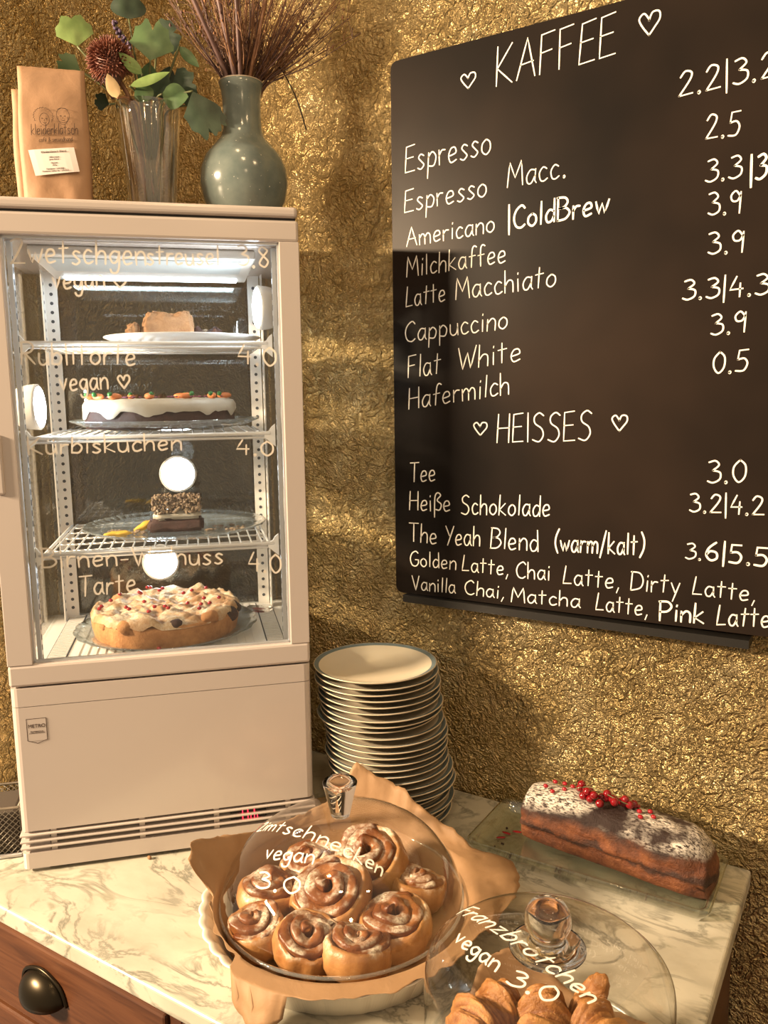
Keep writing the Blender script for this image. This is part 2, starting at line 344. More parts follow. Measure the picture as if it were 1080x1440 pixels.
gl('k', 3.4, '.3,10 0,0', '3,5.8 .2,2.6 3.4,0'); gl('l', 1, '.6,10 .5,.2'); gl('m', 5.6, '0,5.4 .1,0', '~.1,3.4 1.4,5.5 2.6,4.4 2.7,0', '~2.7,3.4 4,5.5 5.3,4.4 5.4,0'); gl('n', 3.5, '.1,5.4 .1,0', '~.1,3.4 1.8,5.6 3.3,4.4 3.4,0')
gl('o', 3.5, '~1.8,5.5 .3,4 .2,1.4 1.8,0 3.3,1.6 3.2,4.2 1.8,5.5'); gl('p', 3.5, '.3,5.5 .1,-4', '~.2,3.8 1.8,5.6 3.4,3.6 2.6,.4 .3,.6'); gl('r', 2.5, '.1,5.5 .1,0', '~.1,3.4 1.2,5.2 2.6,5.2'); gl('s', 2.9, '~2.7,4.9 1.4,5.6 .5,4.4 1.6,2.9 2.7,1.4 1.4,0 .1,.6')
gl('t', 3, '1.4,9 1.2,.2', '0,6 3,6.3'); gl('u', 3.5, '~.1,5.4 .2,1.4 1.4,0 2.8,1 3.3,3.6', '3.3,5.5 3.5,0'); gl('v', 3.2, '0,5.4 1.5,0 3.2,5.6'); gl('w', 4.8, '0,5.4 1.2,.2 2.4,4.4 3.6,.2 4.9,5.6'); gl('y', 3.4, '.1,5.4 1.7,.6', '3.5,5.5 .8,-4'); gl('z', 3.2, '.1,5.3 3,5.5 .2,.2 3.3,.2')
G['\u00fc'] = (3.5, G['u'][1] + [[(.8, 7.4), (.9, 8)], [(2.6, 7.4), (2.7, 8)]]); G['\u00f6'] = (3.5, G['o'][1] + [[(.8, 7.4), (.9, 8)], [(2.6, 7.4), (2.7, 8)]])
gl('\u00df', 3.8, '~.4,-3.6 .4,7 1.8,9.6 3.4,8.2 1.6,5.6 3.8,3.4 3,.4 1,.6'); gl('\u2661', 10, '~5,0 1.6,4.6 .2,8 2.4,10 4.6,7.4 4.8,6.4', '~4.8,6.4 6.4,9.8 9.4,9.6 9.8,6.4 7.4,3 5,0')
gl('0', 4.2, '~2.2,10 .3,7 .3,3 2.1,0 4,2.6 4,7.4 2.2,10'); gl('2', 4.4, '~.2,7.8 1.6,10 3.6,9 3.2,6 .2,.2', '.2,.2 4.4,.5'); gl('3', 4, '~.3,9.4 2.4,10 3.6,8 1.6,5.6', '~1.6,5.6 4,4.6 4,1.6 1.8,0 0,.8'); gl('4', 4.2, '2.2,10 0,3.6 4.2,3.9', '3.4,6.6 3.2,0')
gl('5', 4.2, '4,10 .9,9.8 .5,5.6', '~.5,5.6 2.8,6 4,3.6 2.8,.4 0,.4'); gl('6', 4.2, '~3.4,10 1,6.6 .2,2.6 1.8,0 3.8,1.4 3.6,4.4 1.6,5 .4,3.2'); gl('8', 4, '~3.4,9 1.6,10 .4,8 2,5.6 3.8,3 2.4,.1 .4,1.6 1.8,5 3.6,8 3.4,9'); gl('9', 4, '~3.6,7.6 2,10 .3,8 .8,5.6 2.6,5.6 3.7,8', '3.8,9.4 3.4,0')
gl('.', 1.4, '~.4,.2 .7,.7 1,.2 .7,-.3 .4,.2'); gl(',', 1.4, '1,.8 .2,-2'); gl('|', 1.2, '.6,11 .6,-2.4'); gl('(', 2, '~2,11 .4,7 .3,3 1.8,-1'); gl(')', 2, '~.2,11 1.8,7.4 1.8,3 .2,-1'); gl('/', 3, '3,11 0,-2'); gl('-', 3, '.3,3.2 2.6,3.4'); gl(' ', 2.6); gl('&', 4, '~4,0 .8,7 1.6,9.6 3,8 .4,3 1.4,0 4,4'); gl('\u00e9', 3.4); G['\u00e9'] = (3.4, G['e'][1] + [[(1.4, 7), (2.4, 8.6)]])
def strokes(text, jit=.12, gap=1.35, seed=0):
    rnd = random.Random(hash_(text) + seed); x = 0; out = []
    for ch in text:
        wd, st = G[ch]; dy = rnd.uniform(-jit, jit) * 1.6; sk = rnd.uniform(-.03, .05)
        for s in st:
            sm = s[-1] is None; P = [(x + q[0] + q[1] * sk, q[1] + dy, 0) for q in s if q is not None]
            P = crom(P, 5) if sm else [Vector(p) for p in P]; out.append([(p[0], p[1]) for p in P])
        x += wd + gap
    return out, x - gap
def hash_(s): return sum((i + 1) * ord(c) for i, c in enumerate(s))
def ribbons(S, place, width, lift, V, F):
    # S: strokes in 2-D; place(x, y) -> (point, normal)
    for s in S:
        pts = [place(*q) for q in s]; pts2 = []
        for i in range(len(pts) - 1):   # resample long segments so that they follow curved surfaces
            a, b = s[i], s[i + 1]; k = max(1, int(math.hypot(b[0] - a[0], b[1] - a[1]) / 2.5))
            for j in range(k): t = j / k; pts2.append(place(a[0] + (b[0] - a[0]) * t, a[1] + (b[1] - a[1]) * t))
        pts2.append(pts[-1]); n = len(pts2); b0 = len(V)
        for i, (p, nn) in enumerate(pts2):
            t = (pts2[min(i + 1, n - 1)][0] - pts2[max(i - 1, 0)][0]); t = t.normalized() if t.length > 1e-9 else Vector((1, 0, 0))
            sd = nn.cross(t).normalized() * (width / 2); e = t * (width / 2) * (-1 if i == 0 else (1 if i == n - 1 else 0)) * .7
            wv = sd * (.75 if i in (0, n - 1) else 1)
            V.append(p + nn * lift + wv + e); V.append(p + nn * lift - wv + e)
            V.append(p + wv + e); V.append(p - wv + e)
        for i in range(n - 1):
            a = b0 + 4 * i; F.append((a, a + 1, a + 5, a + 4)); F.append((a, a + 4, a + 6, a + 2)); F.append((a + 1, a + 3, a + 7, a + 5))

# ------------------------------------------------------------------ the setting
WY = 1.20; LX = -1.285
def wall(name, V, F): return tag(mesh(name, V, F, M['gold'], smooth=False), kind='structure')
box_wall = box('wall_back', LX - .12, 1.6, WY, WY + .12, -.9, 2.1, M['gold']); tag(box_wall, kind='structure')
tag(box('wall_left', LX - .12, LX, .755, WY, -.9, 2.1, M['gold']), kind='structure')
M['floor'] = M['wood']; tag(box('floor', LX - .12, 1.6, -1.2, WY + .12, -1.0, -.9, M['wood']), kind='structure')

# ------------------------------------------------------------------ cabinet with marble top
YF = .582; XR = -.127
ct = box('marble_countertop', LX + .002, XR, YF, WY - .003, -.026, 0, M['marble'], bev=.004, seg=3)
tag(ct, 'cream marble countertop with grey veins on the brown wooden cabinet', 'countertop')
cab = empty('wooden_cabinet', (0, 0, -.9), 0, 'brown stained wooden cabinet with drawers under the marble top', 'cabinet')
def cb(*a): x0, x1, y0, y1, z0, z1 = a; return (x0, x1, y0, y1, z0 + .9, z1 + .9)
boxes('carcass', [cb(LX + .002, XR - .02, YF + .035, WY - .003, -.84, -.027)], M['wood'], cab, .002)
boxes('plinth', [cb(LX + .01, XR - .04, YF + .06, WY - .02, -.9, -.84)], M['wood'], cab)
boxes('face_frame', [cb(LX + .002, XR - .02, YF + .018, YF + .035, -.042, -.027), cb(LX + .002, XR - .02, YF + .018, YF + .035, -.175, -.150), cb(-.688, -.668, YF + .018, YF + .035, -.84, -.042), cb(XR - .045, XR - .02, YF + .018, YF + .035, -.84, -.042)], M['wood'], cab, .001)
def drawer(x0, x1, z0, z1, hx):
    d = box('drawer', x0, x1, YF + .012, YF + .034, z0 + .9, z1 + .9, M['wood'], cab, .004)
    # cup pull: hollow quarter shell
    V, F = [], []
    nx, ny = 18, 10
    for rr in (1.0, .9):
        for i in range(nx + 1):
            a = PI * i / nx
            for j in range(ny + 1):
                b = (PI * .56) * j / ny
                V.append((hx - math.cos(a) * .043 * rr, YF + .012 - math.sin(a) * math.sin(b) * .028 * rr, (z0 + z1) / 2 + .9 - .016 + (math.sin(a) * math.cos(b)) * .036 * rr))
    N = (nx + 1) * (ny + 1)
    for s in (0, 1):
        for i in range(nx):
            for j in range(ny):
                a = s * N + i * (ny + 1) + j; q = (a, a + 1, a + ny + 2, a + ny + 1); F.append(q if s else q[::-1])
    for i in range(nx): a = i * (ny + 1) + ny; F.append((a, a + ny + 1, N + a + ny + 1, N + a))
    h = mesh('cup_handle', V, F, M['bronze'], d); tag(h, 'dark bronze cup handle')
    lip = tube('handle_rim', crom([(hx - .047, YF + .011, (z0 + z1) / 2 + .884), (hx - .036, YF + .010, (z0 + z1) / 2 + .909), (hx, YF + .009, (z0 + z1) / 2 + .922), (hx + .036, YF + .010, (z0 + z1) / 2 + .909), (hx + .047, YF + .011, (z0 + z1) / 2 + .884)]), .0028, M['bronze'], None, 8)
    lip.name = 'handle_rim'; lip.parent = d
    return d
drawer(-1.235, -.690, -.148, -.044, -.925); drawer(-.666, XR - .047, -.148, -.044, -.40)
for a, b in ((-1.235, -.690), (-.666, XR - .047)): box('door', a, b, YF + .014, YF + .034, .08, .72, M['wood'], cab, .004)

# ------------------------------------------------------------------ chalkboard menu
BY = 1.172
bd = empty('chalkboard_menu', (0, 0, 0), 0, 'black chalkboard coffee menu with white handwriting on the gold wall', 'menu board')
def rounded_poly(C, r, n=6):
    out = []
    for i in range(len(C)):
        p0, p, p1 = Vector(C[i - 1]), Vector(C[i]), Vector(C[(i + 1) % len(C)]); a = p + (p0 - p).normalized() * r; b = p + (p1 - p).normalized() * r
        for k in range(n + 1):
            t = k / n; out.append((1 - t) ** 2 * a + 2 * t * (1 - t) * p + t * t * b)
    return out
def prism(name, P, y0, y1, m, parent=None, bev=0):
    n = len(P); V = [(p[0], y0, p[1]) for p in P] + [(p[0], y1, p[1]) for p in P]
    F = [tuple(range(n)), tuple(range(2 * n - 1, n - 1, -1))] + [(i, i + n, (i + 1) % n + n, (i + 1) % n) for i in range(n)]
    return mesh(name, V, F, m, parent, False)
prism('board_panel', rounded_poly([(-.7086, 1.2105), (-.088, 1.2105), (-.088, .3575), (-.7086, .3495)], .014), BY, WY - .002, M['board'], bd)
prism('chalk_ledge', [(-.688, .349), (-.142, .3515), (-.142, .3395), (-.688, .337)], BY - .012, WY - .002, M['board_frame'], bd)
BOARD = [('\u2661', -0.5843, 1.1495, -0.5594, 1.1445, 0.0211, 0.8),
 ('KAFFEE', -0.5258, 1.1379, -0.3501, 1.145, 0.0537, 0.9),
 ('\u2661', -0.3192, 1.165, -0.2911, 1.1586, 0.0283, 1),
 ('2.2|3.2', -0.2643, 1.0729, -0.147, 1.0754, 0.0301, 1.1),
 ('2.5', -0.2281, 1.0144, -0.1867, 1.0126, 0.0297, 1),
 ('Espresso', -0.6829, 1.0398, -0.5344, 1.0453, 0.0397, 0.8),
 ('Espresso', -0.6849, 0.979, -0.541, 0.9849, 0.034, 0.8),
 ('Macc.', -0.5068, 0.9926, -0.4163, 0.9956, 0.0347, 0.7),
 ('3.3', -0.2258, 0.9608, -0.1833, 0.96, 0.0275, 1),
 ('|3.', -0.172, 0.9531, -0.1457, 0.9563, 0.0295, 1.7),
 ('3.9', -0.2205, 0.9188, -0.1804, 0.9166, 0.0277, 1),
 ('Americano', -0.6815, 0.9255, -0.5277, 0.9316, 0.0289, 0.8),
 ('|ColdBrew', -0.5057, 0.9322, -0.3542, 0.938, 0.0317, 1.7),
 ('Milchkaffee', -0.682, 0.8776, -0.5087, 0.8849, 0.0312, 0.8),
 ('3.9', -0.2184, 0.8687, -0.1747, 0.8671, 0.0271, 1.1),
 ('Latte', -0.6838, 0.8314, -0.6118, 0.8344, 0.0312, 0.8),
 ('Macchiato', -0.5928, 0.8353, -0.4295, 0.8441, 0.0326, 0.8),
 ('3.3|4.3', -0.2488, 0.8111, -0.1432, 0.8108, 0.0257, 1.2),
 ('Cappuccino', -0.6858, 0.7744, -0.5054, 0.7868, 0.032, 0.8),
 ('3.9', -0.2103, 0.7628, -0.1673, 0.7653, 0.0268, 1.1),
 ('Flat', -0.6809, 0.7165, -0.6211, 0.722, 0.0354, 0.8),
 ('White', -0.5891, 0.7257, -0.4828, 0.7379, 0.0337, 0.8),
 ('0.5', -0.2063, 0.7119, -0.1631, 0.7136, 0.028, 1.1),
 ('Hafermilch', -0.6801, 0.6651, -0.5009, 0.6877, 0.0337, 0.8),
 ('\u2661', -0.5612, 0.6232, -0.5377, 0.6247, 0.0202, 0.9),
 ('HEISSES', -0.5206, 0.6127, -0.3708, 0.6178, 0.044, 0.9),
 ('\u2661', -0.3407, 0.6328, -0.3182, 0.6331, 0.0225, 1),
 ('Tee', -0.6785, 0.5438, -0.631, 0.5459, 0.0322, 0.9),
 ('3.0', -0.2063, 0.5634, -0.1587, 0.5666, 0.03, 1.1),
 ('Hei\u00dfe', -0.6804, 0.4952, -0.6033, 0.4978, 0.0311, 0.9),
 ('Schokolade', -0.5825, 0.4945, -0.4322, 0.5013, 0.0317, 0.9),
 ('3.2|4.2', -0.2281, 0.5224, -0.1338, 0.5228, 0.0254, 1.1),
 ('The', -0.6809, 0.4412, -0.6287, 0.4409, 0.0316, 0.9),
 ('Yeah', -0.6127, 0.4411, -0.5492, 0.4443, 0.0319, 0.9),
 ('Blend', -0.5304, 0.4425, -0.4498, 0.4453, 0.0331, 0.9),
 ('(warm/kalt)', -0.4233, 0.4478, -0.2893, 0.4538, 0.0311, 1.3),
 ('3.', -0.2311, 0.4543, -0.2102, 0.4553, 0.0222, 0.9),
 ('6|5.5', -0.2046, 0.4558, -0.126, 0.4538, 0.0256, 1.6),
 ('Golden', -0.6799, 0.3993, -0.5929, 0.4009, 0.0256, 0.8),
 ('Latte,', -0.5811, 0.401, -0.4992, 0.4003, 0.0259, 0.8),
 ('Chai', -0.4859, 0.3995, -0.4305, 0.4011, 0.0261, 0.8),
 ('Latte,', -0.4088, 0.399, -0.3226, 0.3992, 0.0273, 0.8),
 ('Dirty', -0.306, 0.4001, -0.2378, 0.403, 0.0283, 0.8),
 ('Latte,', -0.2196, 0.4052, -0.1384, 0.4032, 0.0251, 0.8),
 ('Vanilla', -0.6761, 0.3573, -0.5943, 0.3609, 0.0246, 0.8),
 ('Chai,', -0.5759, 0.3619, -0.5062, 0.3622, 0.0237, 0.8),
 ('Matcha', -0.4939, 0.3591, -0.3822, 0.3643, 0.0239, 0.8),
 ('Latte,', -0.357, 0.3643, -0.2802, 0.3638, 0.0259, 0.8),
 ('Pink', -0.2639, 0.3607, -0.2036, 0.365, 0.028, 1.6),
 ('Latte', -0.1858, 0.3655, -0.1191, 0.37, 0.028, 1)]
for tx, x0, z0, x1, z1, hh, wt in BOARD:
    if tx == '\u2661': S, W = strokes(tx, 0)
    else: S, W = strokes(tx)
    V, F = [], []; sx = (x1 - x0) / W; sy = hh / 10; sl = (z1 - z0) / (x1 - x0)
    if tx == '\u2661': sl = 0; z0 = min(z0, z1)
    ribbons(S, lambda x, y: (Vector((x0 + x * sx, BY, z0 + x * sx * sl + y * sy)), Vector((0, -1, 0))), .00205 * (.45 + .62 * wt), .0004, V, F)
    mesh('heart_drawing' if tx == '\u2661' else 'handwriting', V, F, M['chalk'], bd, False)

# ------------------------------------------------------------------ refrigerated display case (local: x along the front, y depth, z up)
SX, SY = -1.0348, .6471; W, D, H = .43, .345, .9535
CS = math.sqrt(.5)
def sw(u, v, z): return (SX + u * CS - v * CS, SY + u * CS + v * CS, z)
fr = empty('refrigerated_display_case', (SX, SY, 0), PI / 4, 'white countertop refrigerated cake display case with glass sides and wire shelves', 'display case')
box('lower_housing', 0, W, 0, D, .0645, .2535, M['enamel'], fr, .010, 4, True)
box('housing_band', 0, W, 0, D, .2545, .2815, M['enamel'], fr, .010, 4, True)
box('inner_plinth', .012, W - .012, .012, D - .01, .006, .066, M['dark'], fr)
for z in (.0585, .0485, .0385):
    box('vent_slat', -.002, W + .002, -.002, D - .02, z - .0017, z + .0017, M['enamel'], fr, .0012)
box('bottom_skirt', -.001, W + .001, -.001, D - .01, .0065, .0305, M['enamel'], fr, .009, 4, True)
for u in (.040, .165, .275, .385): box('vent_divider', u, u + .008, .003, .013, .03, .064, M['enamel'], fr)
box('corner_block', .004, .038, .006, .02, .03, .064, M['enamel'], fr)
for u in (.012, W - .034):
    for v in (.008, D - .04): box('foot', u, u + .022, v, v + .022, 0, .0066, M['white_plastic'], fr)
# red segment display behind the slats
seg = []
for k, du in enumerate((0, .008, .018)):
    seg += [(.318 + du, .3192 + du, .0025, .0035, .0405, .0465), (.318 + du, .3192 + du, .0025, .0035, .0500, .0560)] + ([(.3225 + du, .3237 + du, .0025, .0035, .0405, .0465), (.3192 + du, .3225 + du, .0025, .0035, .0475, .0487)] if k else [])
boxes('red_digit_display', seg, M['led'], fr)
box('display_window', .300, .355, .004, .006, .0375, .0570, M['dark'], fr)
# door frame
bm = bmesh.new()
addbox(bm, 0, W, 0, .024, .2835, .3155, .004); addbox(bm, 0, W, 0, .024, .9055, .9355, .004)
addbox(bm, 0, .034, .0004, .0236, .3150, .9060, .001); addbox(bm, .4015, W, .0004, .0236, .3150, .9060, .001)
dfm = fin(bm, 'door_frame', M['enamel'], fr)
bm = bmesh.new()
for b in ((.034, .4015, .008, .016, .3155, .3185), (.034, .4015, .008, .016, .9025, .9055), (.034, .0365, .008, .016, .3155, .9055), (.399, .4015, .008, .016, .3155, .9055)): addbox(bm, *b)
fin(bm, 'door_gasket', M['grey_metal'], dfm)
gp = box('door_glass', .034, .4015, .0125, .0135, .3155, .9055, M['pane'], fr); 
GLASS = [('Zwetschgen', 0.0436, 0.87, 0.2177, 0.8721, 0.0318),
 ('streusel', 0.2196, 0.8721, 0.3174, 0.8733, 0.0269),
 ('3.8', 0.3442, 0.8739, 0.3873, 0.8709, 0.0274),
 ('vegan', 0.095, 0.8376, 0.1614, 0.8405, 0.0264),
 ('\u2661', 0.1735, 0.8397, 0.1904, 0.84, 0.0143),
 ('R\u00fcblitorte', 0.0472, 0.7369, 0.196, 0.7353, 0.029),
 ('4.0', 0.3389, 0.7366, 0.393, 0.7323, 0.0263),
 ('vegan', 0.095, 0.7009, 0.1578, 0.7021, 0.0273),
 ('\u2661', 0.1712, 0.703, 0.1874, 0.7028, 0.0177),
 ('K\u00fcrbiskuchen', 0.0474, 0.6127, 0.2533, 0.6148, 0.024),
 ('4.0', 0.3318, 0.6053, 0.3846, 0.6017, 0.0209),
 ('Birnen-Walnuss', 0.0547, 0.4533, 0.3046, 0.4432, 0.0273),
 ('4.0', 0.3428, 0.43, 0.3905, 0.4236, 0.0283),
 ('Tarte', 0.1014, 0.4086, 0.178, 0.4096, 0.0294)]
for tx, x0, z0, x1, z1, hh in GLASS:
    S, WW = strokes(tx, 0 if tx == '\u2661' else .2); V, F = [], []; kx = (x1 - x0) / WW; ky = hh / 10; sl = (z1 - z0) / (x1 - x0)
    if tx == '\u2661': sl = 0; z0 = min(z0, z1)
    ribbons(S, lambda x, y: (Vector((x0 + x * kx, .0123, z0 + x * kx * sl + y * ky)), Vector((0, -1, 0))), .0027, .0002, V, F)
    mesh('heart_drawing' if tx == '\u2661' else 'glass_handwriting', V, F, M['pen'], gp, False)
box('top_housing', 0, W, .024, D, .9015, .9355, M['enamel'], fr, .004)
box('top_lid', -.002, W - .001, -.002, D, .9385, .9535, M['enamel'], fr, .005, 3)
box('lid_gap', .004, W - .004, .004, D - .004, .9355, .9385, M['dark'], fr)
box('chamber_floor', .012, W - .012, .024, D - .004, .2820, .2990, M['white_plastic'], fr)
# slotted channels along both sides of the floor, ribbed middle
bm = bmesh.new()
for s in range(34):
    v = .034 + s * .0085
    addbox(bm, .040, .066, v, v + .0045, .2990, .3015); addbox(bm, .372, .398, v, v + .0045, .2990, .3015)
tag(fin(bm, 'floor_slots', M['white_plastic'], fr), kind='stuff')
boxes('floor_slot_shadow', [(.038, .068, .03, .325, .2990, .2994), (.370, .400, .03, .325, .2990, .2994)], M['hole'], fr)
bm = bmesh.new()
for k in range(22): u = .078 + k * .013; addbox(bm, u, u + .006, .034, .325, .2990, .3005)
tag(fin(bm, 'floor_ribs', M['white_plastic'], fr), kind='stuff')
for u in (.014, W - .018): box('side_glass', u, u + .004, .026, D - .010, .2992, .9015, M['pane'], fr)
for k, v in enumerate((.328, .338)): box('rear_glass', .020, W - .020, v, v + .001, .2992, .9015, M['rear_pane'], fr)
# perforated rear posts (front-facing and side-facing flanges) and slotted front channels
def post(u0, u1, us, side):
    bm = bmesh.new(); addbox(bm, u0, u1, .312, .314, .2992, .9015); addbox(bm, us, us + .002, .288, .312, .2992, .9015)
    p = fin(bm, 'perforated_post', M['white_plastic'], fr)
    V, F = [], []
    for k in range(38):
        z = .318 + k * .0152; uc = (u0 + u1) / 2
        for (c, e1, e2) in (((uc, .3116, z), (1, 0, 0), (0, 0, 1)), ((us + (.0024 if side > 0 else -.0004), .298, z), (0, 1, 0), (0, 0, 1))):
            b0 = len(V)
            for j in range(10):
                a = 2 * PI * j / 10; V.append(Vector(c) + Vector(e1) * .0029 * math.cos(a) + Vector(e2) * .0029 * math.sin(a))
            F.append(tuple(range(b0, b0 + 10)))
    tag(mesh('post_holes', V, F, M['hole'], p, False), kind='stuff'); return p
post(.036, .056, .034, 1); post(.376, .396, .398, -1)
for u0, sd in ((.0365, 1), (.393, -1)):
    p = box('front_channel', u0, u0 + .006, .026, .038, .2992, .9015, M['grey_metal'], fr)
    tag(boxes('channel_slots', [(u0 + (.0061 if sd > 0 else -.0003), u0 + (.0063 if sd > 0 else -.0001), .030, .034, .312 + k * .0152, .320 + k * .0152) for k in range(38)], M['hole'], p), kind='stuff')
# ceiling with light strip
cei = boxes('light_housing', [(.058, .372, .05, .30, .888, .9015)], M['white_plastic'], fr, .003)
box('light_strip', .075, .355, .258, .285, .8855, .888, M['tube'], cei)
box('light_diffuser', .075, .355, .07, .19, .8865, .888, mat('frosted_panel', (.55, .60, .62), .4), cei)
# handle recess on the left stile
box('door_handle', .004, .017, -.004, .004, .560, .642, M['enamel'], fr, .003)
# maker's badge
def ftext(name, s, size, Mx, m, parent):
    c = bpy.data.curves.new(name, 'FONT'); c.body = s; c.size = size; c.align_x = 'CENTER'; c.extrude = .00008
    o = bpy.data.objects.new(name, c); COL.objects.link(o); bpy.context.view_layer.update()
    me = bpy.data.meshes.new_from_object(o.evaluated_get(bpy.context.evaluated_depsgraph_get())); bpy.data.objects.remove(o); me.materials.clear(); me.materials.append(m)
    me.transform(Mx); o = bpy.data.objects.new(name, me); return link(o, parent)
def fm(u, v, z, sx=1, roll=0): return Matrix.Translation((u, v, z)) @ Matrix.Rotation(PI / 2, 4, 'X') @ Matrix.Rotation(roll, 4, 'Z') @ Matrix.Diagonal((sx, 1, 1, 1))
bg_ = box('badge', .0195, .0460, -.0004, .0002, .2025, .2360, M['enamel'], fr)
V, F = [], []
ribbons([[(.0195, .236), (.0460, .236), (.0460, .2035), (.0328, .1985), (.0195, .2035), (.0195, .236)], [(.0225, .214), (.0430, .214)]], lambda x, y: (Vector((x, -.0005, y)), Vector((0, -1, 0))), .0009, .0001, V, F)
mesh('badge_outline', V, F, M['ink'], bg_, False)
t_ = ftext('badge_lettering', 'METRO', .0075, fm(.0328, -.0007, .2225, .95), M['ink'], bg_)
ftext('badge_lettering', 'PROFESSIONAL', .0028, fm(.0328, -.0007, .2155, .95), M['ink'], bg_)

# wire shelves
def shelf(z, lab):
    e = empty('wire_shelf', sw(0, 0, z), PI / 4, lab, 'shelf', 'wire shelves in the display case')
    fv, bv, ul, ur = .044, .308, .060, .370
    V, F = tube_data([(ul - .014, fv - .008, 0), (ur + .014, fv - .008, 0)], .0030, 8); 
    tube_data([(ul, bv, 0), (ur, bv, 0)], .0022, 6, V, F); tube_data([(ul - .006, fv, 0), (ul - .006, bv, 0)], .0026, 6, V, F); tube_data([(ur + .006, fv, 0), (ur + .006, bv, 0)], .0026, 6, V, F)
    tube_data([(ul - .012, fv - .006, -.006), (ur + .012, fv - .006, -.006)], .0022, 6, V, F)
    mesh('shelf_frame', V, F, M['steel_white'], e)
    V, F = [], []
    for k in range(20):
        u = ul + .004 + k * (ur - ul - .008) / 19
        tube_data([(u, fv - .008, -.003), (u, fv - .006, .0018), (u, fv, .0022), (u, bv, .0022)], .0014, 5, V, F)
    for k in range(5): v = fv + .02 + k * .055; tube_data([(ul - .004, v, -.001), (ur + .004, v, -.001)], .0016, 5, V, F)
    tag(mesh('shelf_wires', V, F, M['steel_white'], e), kind='stuff')
    for u, sd in ((.043, 1), (.387, -1)):
        P = [(u - .004 * sd, -.020), (u - .004 * sd, .014), (u + .001 * sd, .010), (u + .005 * sd, .004), (u + .013 * sd, .001), (u + .012 * sd, -.006)]
        if sd < 0: P = P[::-1]
        prism('shelf_bracket', P, .034, .040, M['steel_white'], e)
    return e
shelf(.7665, 'uppermost white wire shelf, carrying the crumble cake plate'); shelf(.634, 'middle white wire shelf, carrying the frosted dark cake'); shelf(.4665, 'lowest white wire shelf, carrying the last nut-topped slice')

# puck lights
def puck(loc, axis, lab, r=.033, dpt=.03):
    e = empty('puck_light', loc, 0, lab, 'light', 'stick-on round lights in the display case')
    e.rotation_euler = Vector(axis).to_track_quat('Z', 'Y').to_euler()
    lathe('housing', [(0, -dpt), (r * .80, -dpt), (r * .86, -dpt + .002), (r * .97, -dpt * .5), (r, -.004), (r, -.001), (r * .96, 0), (r * .88, 0)], M['white_plastic'], e)
    lathe('lens', [(r * .88, -.001), (r * .88, .0006), (r * .6, .003), (0, .0045)], M['lamp'] if dpt > .01 else M['lamp_rear'], e)
def wv(u, v, z=0): return (u * CS - v * CS, u * CS + v * CS, z)
puck(sw(.056, .075, .678), wv(1, -.10, .02), 'round white light stuck low on left side glass, shining right')
puck(sw(.374, .080, .822), wv(-1, -.16, -.02), 'round white light stuck high on right side glass, shining left')
puck(sw(.240, .318, .5515), wv(0.05, -1, .05), 'round bright light on rear glass directly above the nut-topped slice', dpt=.009)
puck(sw(.2015, .318, .3905), wv(0.05, -1, .15), 'round bright light on rear glass just above the pear tart', dpt=.009)

# ------------------------------------------------------------------ cakes in the case
def plate_obj(name, c, r, prof, m, lab, n=64, rmod=None, grp=None):
    e = lathe(name, prof, m, None, n, rmod); e.location = c; e.rotation_euler = (0, 0, PI / 4)
    return tag(e, lab, 'plate', grp)
pt = [(0, 0), (.075, 0), (.105, .005), (.122, .012), (.122, .0135), (.104, .0075), (.074, .002), (0, .002)]
plate_obj('round_plate', sw(.262, .172, .7705), .1, pt, M['porcelain'], 'white round plate under crumble cake on the top wire shelf')
def facet(a, i): return 1 + (.02 if i in (3, 4) else .008) * abs(math.sin(a * 10))
gp_ = [(0, 0), (.09, 0), (.125, .004), (.146, .012), (.146, .0135), (.124, .007), (.088, .003), (0, .003)]
plate_obj('glass_cake_plate', sw(.230, .175, .6385), .146, [(a * .985, b * 1.25) for a, b in gp_], M['plate_glass'], 'scalloped clear glass plate under the frosted dark cake', 96, lambda a, i: 1 + (.035 * abs(math.sin(a * 8)) if i in (3, 4) else 0))
def flute(a, i): return 1 + (.012 * math.sin(a * 60) if i in (2, 3, 4, 5) else 0)
plate_obj('glass_cake_plate', sw(.236, .178, .4710), .146, gp_, M['plate_glass'], 'ribbed clear glass plate under the last nut-topped cake slice', 240, flute)
plate_obj('glass_cake_plate', sw(.214, .175, .3020), .143, gp_, M['plate_glass'], 'round clear glass plate under the pear tart on case floor', 160, facet)
# crumble pieces on top shelf (local x along the front)
cz = .7735
def slab(name, poly, depth, m, parent=None, amp=.003, fr=60, n=10, seed=0):
    # poly: outline in (x,z); extruded over depth in y, both faces rounded, surface roughened
    bm = bmesh.new(); P = [Vector((p[0], 0, p[1])) for p in poly]
    f = bm.faces.new([bm.verts.new(p) for p in P]); r = bmesh.ops.extrude_face_region(bm, geom=[f])
    for v in r['geom']:
        if isinstance(v, bmesh.types.BMVert): v.co.y += depth
    bmesh.ops.recalc_face_normals(bm, faces=bm.faces); bmesh.ops.bevel(bm, geom=list(bm.edges), offset=min(.004, depth / 4), segments=2, affect='EDGES')
    bmesh.ops.triangulate(bm, faces=bm.faces); bmesh.ops.subdivide_edges(bm, edges=[e for e in bm.edges if e.calc_length() > .008], cuts=2, use_grid_fill=True)
    bmesh.ops.subdivide_edges(bm, edges=[e for e in bm.edges if e.calc_length() > .006], cuts=1); bm.normal_update()
    for v in bm.verts: v.co += v.normal * amp * fb(v.co, fr, seed)
    zmin = min(p[1] for p in poly)
    for v in bm.verts: v.co.z = max(v.co.z, zmin)
    return fin(bm, name, m, parent, True)
e = empty('crumble_cake', sw(.172, .14, cz), PI / 4, 'light brown plum crumble cake pieces on white plate, top shelf', 'cake')
